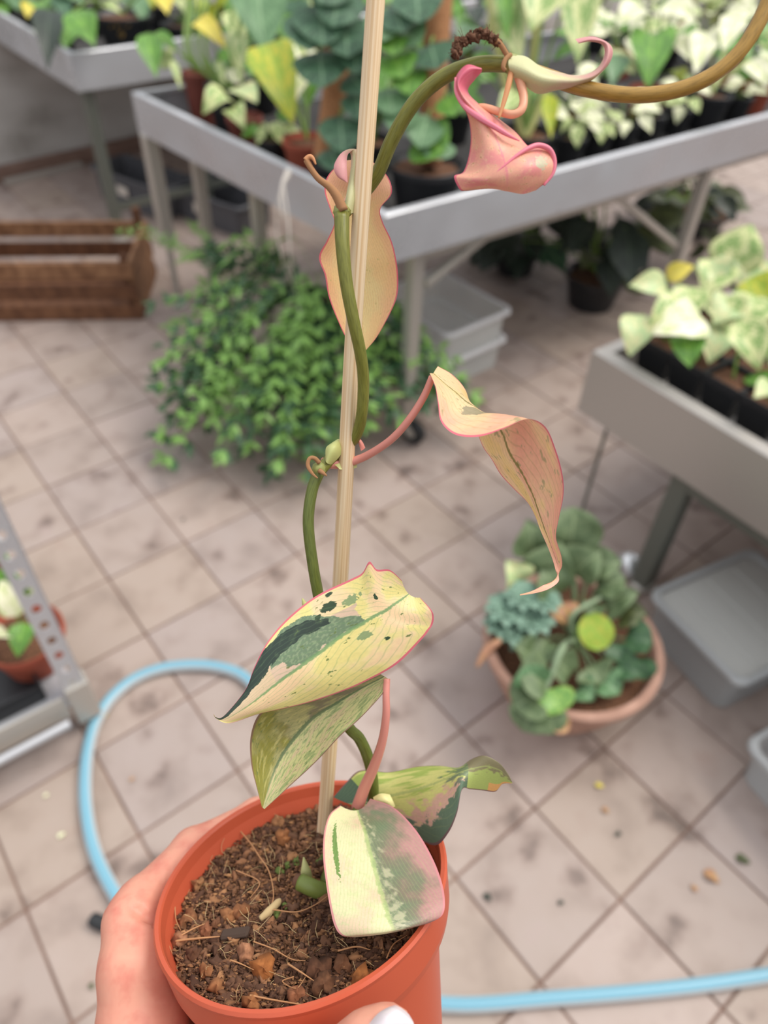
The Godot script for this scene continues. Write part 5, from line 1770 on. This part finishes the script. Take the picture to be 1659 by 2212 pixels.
	# twisted peach leaf
	var l5 := vine_leaf(4, [
		[[928, 806, .260], [932, 806, .263], [936, 806, .266], [941, 798, .268], [946, 791, .270]],
		[[940, 835, .258], [949, 830, .262], [958, 826, .266], [967, 818, .269], [977, 809, .272]],
		[[946, 870, .254], [965, 858, .260], [985, 848, .266], [994, 842, .271], [1002, 836, .276]],
		[[953, 911, .250], [985, 890, .258], [1008, 868, .266], [1013, 864, .272], [1013, 864, .280]],
		[[984, 939, .248], [1020, 900, .257], [1030, 881, .268], [1032, 893, .276], [1024, 912, .284]],
		[[1036, 943, .246], [1062, 894, .257], [1062, 905, .270], [1045, 930, .279], [1036, 948, .286]],
		[[1090, 925, .245], [1104, 897, .256], [1085, 935, .270], [1060, 960, .279], [1046, 970, .286]],
		[[1140, 905, .246], [1138, 913, .256], [1100, 978, .268], [1080, 990, .277], [1062, 992, .283]],
		[[1178, 922, .248], [1160, 955, .257], [1118, 1005, .267], [1100, 1015, .275], [1082, 1026, .279]],
		[[1200, 970, .251], [1175, 1000, .258], [1136, 1038, .267], [1125, 1045, .272], [1112, 1058, .275]],
		[[1215, 1025, .254], [1188, 1045, .260], [1152, 1072, .266], [1146, 1080, .270], [1140, 1086, .272]],
		[[1217, 1070, .257], [1195, 1088, .262], [1164, 1107, .266], [1160, 1113, .268], [1156, 1115, .269]],
		[[1207, 1120, .260], [1193, 1130, .263], [1176, 1141, .266], [1172, 1146, .267], [1168, 1147, .267]],
		[[1201, 1160, .262], [1195, 1166, .264], [1188, 1173, .266], [1185, 1178, .266], [1183, 1181, .266]],
		[[1212, 1199, .264], [1206, 1203, .265], [1200, 1206, .266], [1197, 1208, .266], [1194, 1210, .266]],
		[[1214, 1222, .265], [1210, 1226, .266], [1206, 1228, .266], [1203, 1230, .266], [1200, 1231, .266]],
		[[1207, 1240, .265], [1206, 1241, .265], [1205, 1242, .265], [1204, 1243, .265], [1203, 1244, .266]],
		[[1206, 1257, .264], [1202, 1256, .264], [1198, 1255, .264], [1195, 1255, .264], [1192, 1256, .265]],
		[[1184, 1273, .262], [1181, 1271, .262], [1178, 1269, .262], [1175, 1267, .262], [1172, 1265, .262]],
		[[1152, 1282, .260], [1151, 1281, .260], [1150, 1279, .260], [1149, 1278, .260], [1148, 1277, .260]],
		[[1123, 1286, .258], [1123, 1285, .258], [1123, 1285, .258], [1123, 1285, .258], [1123, 1284, .258]]], 120, 32, "leaf", "peach leaf twisted into a spiral with a pink edge")
	part("petiole", tb(L.call([[696, 1000, .286], [735, 1002, .289], [775, 992, .287], [812, 973, .281], [850, 945, .275], [885, 905, .270], [915, 858, .267], [934, 814, .2645]]), [0.0022, 0.0017, 0.0015, 0.0014, 0.0013], 10, 36), pinkst, l5)
	# hanging leaf behind the stake
	var l6 := vine_leaf(5, [
		[[738, 348, .276], [776, 345, .276], [806, 350, .277]],
		[[708, 380, .277], [772, 385, .279], [838, 382, .279]],
		[[701, 412, .278], [771, 420, .283], [846, 418, .279]],
		[[713, 452, .280], [770, 456, .286], [822, 450, .283]],
		[[722, 482, .281], [770, 490, .288], [827, 480, .284]],
		[[706, 520, .281], [772, 530, .289], [845, 518, .284]],
		[[689, 555, .281], [774, 566, .290], [855, 556, .284]],
		[[702, 595, .283], [776, 602, .292], [860, 597, .286]],
		[[710, 640, .285], [778, 642, .293], [858, 638, .288]],
		[[728, 688, .288], [781, 688, .294], [843, 676, .290]],
		[[752, 735, .291], [786, 728, .294], [814, 728, .292]],
		[[786, 757, .294], [787, 757, .294], [790, 757, .294]]], 70, 30, "leaf", "yellow-peach leaf hanging behind the bamboo stake")
	part("petiole", tb(L.call([[744, 452, .2575], [760, 420, .266], [774, 385, .274], [776, 350, .276]]), [0.002, 0.0016, 0.0014], 8, 16), peachst, l6)
	part("sheath_curl", sheet(rows_px([
		[[742, 460, .2560], [750, 462, .2545], [764, 460, .2575]],
		[[748, 420, .2555], [758, 425, .2540], [774, 420, .2570]],
		[[756, 375, .2560], [766, 372, .2550], [778, 372, .2570]],
		[[758, 338, .2570], [768, 335, .2560], [780, 338, .2575]],
		[[750, 328, .2560], [756, 322, .2555], [770, 322, .2565]],
		[[730, 340, .2540], [738, 332, .2535], [752, 333, .2545]],
		[[721, 362, .2530], [734, 358, .2520], [749, 356, .2530]],
		[[729, 382, .2530], [738, 382, .2522], [750, 376, .2530]],
		[[748, 394, .2535], [749, 394, .2533], [751, 394, .2535]]]), 40, 12), leaf_mat("sheath_mat", vine_tex(7), 0.45, 0.25), vine)
	# curled pink leaf
	var l7 := vine_leaf(6, [
		[[1040, 147, .237], [1041, 150, .237], [1041, 153, .238], [1040, 156, .239], [1038, 159, .240]],
		[[1008, 140, .236], [1011, 149, .235], [1015, 158, .236], [1020, 166, .238], [1026, 172, .241]],
		[[984, 168, .238], [989, 176, .235], [995, 184, .236], [1003, 191, .238], [1011, 197, .242]],
		[[986, 205, .239], [999, 210, .235], [1012, 214, .236], [1024, 219, .239], [1037, 226, .243]],
		[[1010, 250, .240], [1028, 249, .236], [1047, 251, .236], [1066, 253, .239], [1084, 261, .243]],
		[[1017, 292, .242], [1040, 287, .236], [1066, 285, .236], [1092, 282, .239], [1115, 286, .243]],
		[[1013, 335, .243], [1045, 328, .236], [1080, 321, .235], [1114, 314, .238], [1146, 319, .242]],
		[[1001, 371, .242], [1045, 363, .236], [1090, 351, .234], [1135, 335, .235], [1180, 319, .240]],
		[[981, 381, .240], [1040, 388, .236], [1095, 378, .234], [1148, 362, .234], [1198, 352, .239]],
		[[993, 409, .241], [1045, 402, .238], [1095, 401, .236], [1142, 392, .236], [1189, 384, .240]],
		[[1006, 412, .242], [1058, 408, .240], [1098, 414, .239], [1130, 419, .239], [1158, 411, .241]]], 70, 40, "leaf", "pink leaf curled like a trumpet")
	var rimp := mat("leaf_rim_pink", c8(234, 130, 148), 0.5)
	part("rolled_edge", tb(L.call([[984, 168, .2372], [986, 200, .2372], [1006, 232, .2362], [1035, 254, .2352], [1070, 275, .2347], [1100, 293, .2352], [1122, 304, .2367]]), [0.0004, 0.0008, 0.0010, 0.0008, 0.0002], 8, 30), rimp, l7)
	part("rolled_edge", tb(L.call([[1050, 390, .2357], [1085, 362, .2342], [1115, 337, .2342], [1142, 320, .2352], [1165, 314, .2367], [1188, 324, .2382], [1198, 348, .2392], [1194, 375, .2397], [1175, 400, .2402]]), [0.0002, 0.0005, 0.0008, 0.0009, 0.0007, 0.0004], 8, 40), rimp, l7)
	part("petiole", tb(L.call([[1112, 145, .240], [1124, 178, .239], [1131, 210, .2385], [1127, 236, .238], [1108, 247, .238], [1080, 242, .239], [1050, 233, .2405], [1034, 232, .2415]]), [0.0015, 0.0014, 0.0013, 0.0012], 10, 36), peachst, l7)
	# sheath after the top node
	part("sheath", sheet(rows_px([
		[[1104, 118, .239], [1098, 138, .236], [1106, 166, .239]],
		[[1136, 122, .239], [1130, 150, .235], [1134, 186, .240]],
		[[1168, 143, .239], [1165, 168, .235], [1162, 203, .241]],
		[[1208, 156, .239], [1205, 174, .236], [1200, 196, .240]],
		[[1248, 163, .238], [1250, 174, .236], [1246, 186, .239]],
		[[1284, 152, .237], [1290, 160, .235], [1284, 170, .238]],
		[[1304, 124, .236], [1312, 128, .234], [1318, 134, .237]],
		[[1302, 98, .236], [1312, 95, .234], [1321, 100, .237]],
		[[1276, 90, .236], [1280, 84, .235], [1284, 79, .237]],
		[[1250, 94, .236], [1247, 90, .236], [1243, 84, .237]]]), 50, 14), M.sheath_mat, vine, "pink and pale green leaf sheath curling up")
	# aerial roots
	part("aerial_root", tb(L.call([[1106, 150, .238], [1098, 185, .237], [1088, 222, .2365], [1078, 254, .236]]), [0.0010, 0.0010, 0.0008, 0.0004], 8, 16), mat("root_orange", c8(206, 144, 98), 0.7), vine)
	part("aerial_root", tb(L.call([[1098, 124, .238], [1084, 100, .237], [1072, 88, .2365]]), [0.0009, 0.0009, 0.0010], 8, 10), brown, vine)
	part("aerial_root", tb(L.call([[1104, 118, .2365], [1092, 128, .2360], [1087, 145, .2360], [1092, 152, .2365]]), [0.0007, 0.0008, 0.0006], 8, 12), brown, vine)
	var cr := SurfaceTool.new()
	cr.begin(Mesh.PRIMITIVE_TRIANGLES)
	var path := spline(L.call([[1074, 90, .2365], [1055, 78, .236], [1035, 74, .236], [1012, 84, .236], [998, 90, .2355], [988, 100, .2355], [986, 118, .2355]]), 26)
	for k in path.size() * 3:
		cr.append_from(blob(path[k % path.size()] + Vector3(rng.randf_range(-1, 1), rng.randf_range(-1, 1), rng.randf_range(-1, 1)) * 0.0009, 0.0010 * rng.randf_range(0.5, 1.1), 1.8, 700 + k), 0, Transform3D())
	for k in 34:
		var b := path[rng.randi() % path.size()]
		cr.append_from(tb([b, b + Vector3(rng.randf_range(-1, 1), rng.randf_range(-1, 1), rng.randf_range(-0.5, 0.5)) * 0.0018, b + Vector3(rng.randf_range(-1, 1), rng.randf_range(-1, 1.2), rng.randf_range(-0.5, 0.5)) * 0.0034], [0.00014, 0.00007], 4, 5), 0, Transform3D())
	part("dry_root_tip", cr.commit(), darkbr, vine)
	part("aerial_root", tb(L.call([[742, 456, .2525], [728, 425, .2515], [712, 404, .251], [688, 386, .2505], [672, 364, .250], [662, 346, .250]]), [0.0018, 0.0016, 0.0012, 0.0010, 0.0011], 8, 26), brown, vine)
	part("aerial_root", tb(L.call([[660, 347, .250], [668, 339, .2495], [676, 342, .249], [682, 355, .249]]), [0.0011, 0.0008, 0.0003], 8, 12), mat("root_orange", Color.WHITE), vine)
	part("aerial_root", tb(L.call([[690, 1000, .2815], [680, 990, .2805], [669, 990, .280], [665, 1005, .280], [674, 1022, .280], [686, 1033, .280]]), [0.0009, 0.0008, 0.0008, 0.0003], 8, 20), brown, vine)
	part("aerial_root", tb(L.call([[690, 1016, .2810], [698, 1022, .2800], [706, 1028, .280]]), [0.0010, 0.0008, 0.0003], 8, 8), brown, vine)
	# pale bracts at the lower node
	var pale := mat("bract_green", c8(196, 200, 128), 0.45)
	part("bract", sheet(rows_px([
		[[703, 992, .2835], [706, 1000, .282], [716, 1004, .285]],
		[[704, 968, .284], [718, 972, .281], [732, 988, .285]],
		[[716, 957, .285], [728, 958, .283], [742, 972, .286]],
		[[730, 948, .287], [736, 950, .287], [742, 956, .287]]]), 20, 10), pale, vine)
	part("bract", sheet(rows_px([
		[[722, 1004, .285], [728, 1008, .286], [734, 1014, .286]],
		[[750, 996, .289], [754, 1004, .288], [756, 1014, .288]],
		[[770, 1002, .289], [771, 1006, .289], [771, 1010, .289]]]), 12, 6), pale, vine)
	part("bract", sheet(rows_px([
		[[770, 948, .286], [773, 946, .285], [776, 945, .286]],
		[[775, 960, .286], [779, 958, .285], [784, 956, .286]],
		[[780, 974, .286], [785, 971, .286], [789, 967, .286]]]), 10, 6), pinkst, vine)
	part("bract", tb(L.call([[700, 1330, .290], [664, 1312, .287], [653, 1293, .286]]), [0.0022, 0.0016, 0.0003], 8, 10), pale, vine)

# smooth union of tapered capsules, meshed as surface nets
func nets(J: Array, cell: float, k: float, o0: Vector3) -> Array:
	var g := {}
	var inv := 1.0 / cell
	# sample the field near every bone
	for b in J:
		var m: float = maxf(b[2], b[3]) + k * 1.8
		var lo: Vector3 = ((b[0].min(b[1]) - Vector3.ONE * m - o0) * inv).floor()
		var hi: Vector3 = ((b[0].max(b[1]) + Vector3.ONE * m - o0) * inv).ceil()
		var a: Vector3 = b[0]
		var ab: Vector3 = b[1] - a
		var l2 := ab.length_squared()
		for x in range(int(lo.x), int(hi.x) + 1):
			for y in range(int(lo.y), int(hi.y) + 1):
				for z in range(int(lo.z), int(hi.z) + 1):
					var p := o0 + Vector3(x, y, z) * cell
					var t := clampf((p - a).dot(ab) / l2, 0.0, 1.0)
					var d: float = p.distance_to(a + ab * t) - lerpf(b[2], b[3], t)
					if b.size() > 4:
						if g.has(Vector3i(x, y, z)): g[Vector3i(x, y, z)] = maxf(g[Vector3i(x, y, z)], -d)
						continue
					if d > k * 1.6: continue
					var key := Vector3i(x, y, z)
					if g.has(key):
						var e: float = g[key]
						var h := maxf(k - absf(e - d), 0.0) / k
						g[key] = minf(e, d) - h * h * k * 0.25
					else: g[key] = d
	# surface nets
	var vid := {}
	var v := PackedVector3Array()
	var idx := PackedInt32Array()
	var cor := [Vector3i(0, 0, 0), Vector3i(1, 0, 0), Vector3i(0, 1, 0), Vector3i(1, 1, 0), Vector3i(0, 0, 1), Vector3i(1, 0, 1), Vector3i(0, 1, 1), Vector3i(1, 1, 1)]
	var edges := [[0, 1], [2, 3], [4, 5], [6, 7], [0, 2], [1, 3], [4, 6], [5, 7], [0, 4], [1, 5], [2, 6], [3, 7]]
	for key in g:
		var neg := 0
		var f := []
		for c in cor:
			var q: float = g.get(key + c, k * 1.6)
			f.append(q)
			if q < 0.0: neg += 1
		if neg == 0 or neg == 8: continue
		var s := Vector3.ZERO
		var n := 0
		for e in edges:
			var f0: float = f[e[0]]
			var f1: float = f[e[1]]
			if (f0 < 0.0) != (f1 < 0.0):
				s += Vector3(cor[e[0]]).lerp(Vector3(cor[e[1]]), f0 / (f0 - f1))
				n += 1
		vid[key] = v.size()
		v.append(o0 + (Vector3(key) + s / n) * cell)
	var dirs := [[Vector3i(1, 0, 0), Vector3i(0, 1, 0), Vector3i(0, 0, 1)], [Vector3i(0, 1, 0), Vector3i(0, 0, 1), Vector3i(1, 0, 0)], [Vector3i(0, 0, 1), Vector3i(1, 0, 0), Vector3i(0, 1, 0)]]
	for key in g:
		var f0: float = g[key]
		for e in dirs:
			var f1: float = g.get(key + e[0], k * 1.6)
			if (f0 < 0.0) == (f1 < 0.0): continue
			var q := [key, key - e[1], key - e[1] - e[2], key - e[2]]
			if not (vid.has(q[0]) and vid.has(q[1]) and vid.has(q[2]) and vid.has(q[3])): continue
			var r := [vid[q[0]], vid[q[1]], vid[q[2]], vid[q[3]]]
			if f0 >= 0.0: r.reverse()
			idx.append_array([r[0], r[1], r[2], r[0], r[2], r[3]])
	return [v, idx]

# ---------------------------------------------------------------- the hand
func build_hand() -> void:
	var J := []   # bones: a, b, ra, rb
	var bone := func(a: Vector3, b: Vector3, ra: float, rb: float) -> void: J.append([a, b, ra, rb])
	var chain := func(pts: Array) -> void:
		for k in pts.size() - 1: bone.call(pts[k][0], pts[k + 1][0], pts[k][1], pts[k + 1][1])
	# index finger laid round the far side of the pot
	var k0 := P(286, 1992, 0.318)
	chain.call([[k0, 0.0115], [pp(172, 0.012, 0.078), 0.0098], [pp(146, 0.012, 0.0735), 0.0088], [pp(118, 0.016, 0.0715), 0.0083], [pp(100, 0.020, 0.0705), 0.0072]])
	# middle, ring and little finger lower down round the wall
	chain.call([[pp(198, 0.046, 0.078), 0.0125], [pp(168, 0.040, 0.0705), 0.0098], [pp(136, 0.042, 0.0655), 0.0088], [pp(104, 0.046, 0.0640), 0.0078]])
	chain.call([[pp(206, 0.068, 0.074), 0.0120], [pp(172, 0.062, 0.0645), 0.0094], [pp(142, 0.064, 0.0605), 0.0085], [pp(114, 0.068, 0.0590), 0.0074]])
	chain.call([[pp(214, 0.088, 0.068), 0.0110], [pp(180, 0.084, 0.0585), 0.0082], [pp(152, 0.086, 0.0555), 0.0074], [pp(130, 0.088, 0.0540), 0.0066]])
	# palm
	var wrist := P(330, 2760, 0.345)
	chain.call([[k0, 0.0120], [P(296, 2090, 0.305), 0.0150], [P(306, 2230, 0.297), 0.0175], [P(330, 2450, 0.310), 0.0210], [wrist, 0.0230]])
	chain.call([[pp(198, 0.046, 0.078), 0.0125], [P(345, 2260, 0.316), 0.0170], [wrist, 0.0220]])
	chain.call([[pp(206, 0.068, 0.074), 0.0120], [P(380, 2380, 0.336), 0.0180], [wrist, 0.0220]])
	chain.call([[pp(214, 0.088, 0.068), 0.0110], [P(420, 2480, 0.352), 0.0180], [wrist, 0.0220]])
	# ball of the thumb and thumb across the front of the pot
	chain.call([[P(340, 2480, 0.300), 0.0200], [P(400, 2400, 0.276), 0.0185], [P(560, 2400, 0.248), 0.0135], [P(700, 2322, 0.236), 0.0108], [P(800, 2262, 0.231), 0.0098], [P(838, 2236, 0.230), 0.0088]])
	# forearm leaving the frame
	chain.call([[wrist, 0.0230], [Vector3(-0.14, 1.01, 0.10), 0.0300], [Vector3(-0.20, 0.99, 0.20), 0.0380]])
	J.append([P(278, 1957, 0.3108), P(346, 1994, 0.3104), 0.0014, 0.0036, true])
	var net := nets(J, 0.0021, 0.005, P(400, 2100, 0.31))
	var v: PackedVector3Array = net[0]
	var idx: PackedInt32Array = net[1]
	var skin := mat("skin", c8(232, 172, 152), 0.5)
	skin.albedo_texture = ramp_tex(91, 0.01, [[0.0, c8(236, 190, 186)], [0.45, c8(255, 240, 232)], [1.0, c8(255, 250, 240)]], 512, 4)
	tri(skin, 14.0, false)
	skin.subsurf_scatter_enabled = true
	skin.subsurf_scatter_strength = 0.12
	var pr := thing("person", "bare hand of a person holding the orange pot, thumb nail painted white", "person", wrist)
	# added unseen head, with a plain face, joined to the same skin
	var hd := []
	for q in [[0, 1.66, 0.29, 0, 1.60, 0.27, 0.095, 0.088], [0, 1.60, 0.27, 0, 1.54, 0.22, 0.075, 0.05], [0, 1.58, 0.19, 0, 1.60, 0.20, 0.014, 0.010], [0, 1.52, 0.29, 0, 1.42, 0.34, 0.055, 0.06], [-0.088, 1.60, 0.29, -0.092, 1.63, 0.30, 0.014, 0.016], [0.088, 1.60, 0.29, 0.092, 1.63, 0.30, 0.014, 0.016]]:
		hd.append([Vector3(q[0], q[1], q[2]), Vector3(q[3], q[4], q[5]), q[6], q[7]])
	var hn := nets(hd, 0.009, 0.02, Vector3(0, 1.5, 0.3))
	var off := v.size()
	v.append_array(hn[0])
	for q in hn[1]: idx.append(q + off)
	part("body", mk(v, idx, PackedVector2Array(), true), skin, pr)
	# clothes of the unseen person behind the camera, body added for its shade
	var bd := []
	for q in [[0, 0.98, 0.40, 0, 1.18, 0.39, 0.15, 0.14], [-0.06, 1.18, 0.39, -0.07, 1.34, 0.38, 0.125, 0.11], [0.06, 1.18, 0.39, 0.07, 1.34, 0.38, 0.125, 0.11], [-0.18, 1.39, 0.36, 0.18, 1.39, 0.36, 0.062, 0.062],
		[-0.19, 1.38, 0.36, -0.24, 1.03, 0.28, 0.058, 0.05], [-0.24, 1.03, 0.28, -0.185, 0.995, 0.17, 0.05, 0.045], [0.19, 1.38, 0.36, 0.27, 1.12, 0.28, 0.058, 0.048], [0.27, 1.12, 0.28, 0.14, 1.38, 0.16, 0.045, 0.036],
		[-0.09, 0.93, 0.40, -0.11, 0.50, 0.38, 0.095, 0.065], [-0.11, 0.50, 0.38, -0.11, 0.07, 0.42, 0.062, 0.045], [0.09, 0.93, 0.40, 0.11, 0.50, 0.38, 0.095, 0.065], [0.11, 0.50, 0.38, 0.11, 0.07, 0.42, 0.062, 0.045],
		[-0.11, 0.045, 0.44, -0.12, 0.04, 0.26, 0.045, 0.038], [0.11, 0.045, 0.44, 0.12, 0.04, 0.26, 0.045, 0.038]]:
		bd.append([Vector3(q[0], q[1], q[2]), Vector3(q[3], q[4], q[5]), q[6], q[7]])
	var bn := nets(bd, 0.018, 0.03, Vector3(0, 1.0, 0.4))
	part("clothes", mk(bn[0], bn[1], PackedVector2Array(), true), mat("work_clothes", c8(72, 76, 84), 0.9), pr)
	# thumb nail
	var nm := mat("nail_white", c8(236, 226, 230), 0.18)
	part("nail", sheet(rows_px([
		[[786, 2226, .2262], [812, 2240, .2205], [842, 2262, .2240]],
		[[800, 2208, .2262], [830, 2222, .2205], [866, 2244, .2240]],
		[[818, 2188, .2266], [848, 2202, .2212], [886, 2226, .2246]],
		[[838, 2176, .2276], [862, 2186, .2240], [894, 2212, .2256]],
		[[852, 2171, .2290], [866, 2177, .2275], [884, 2192, .2276]]]), 20, 12), nm, pr)
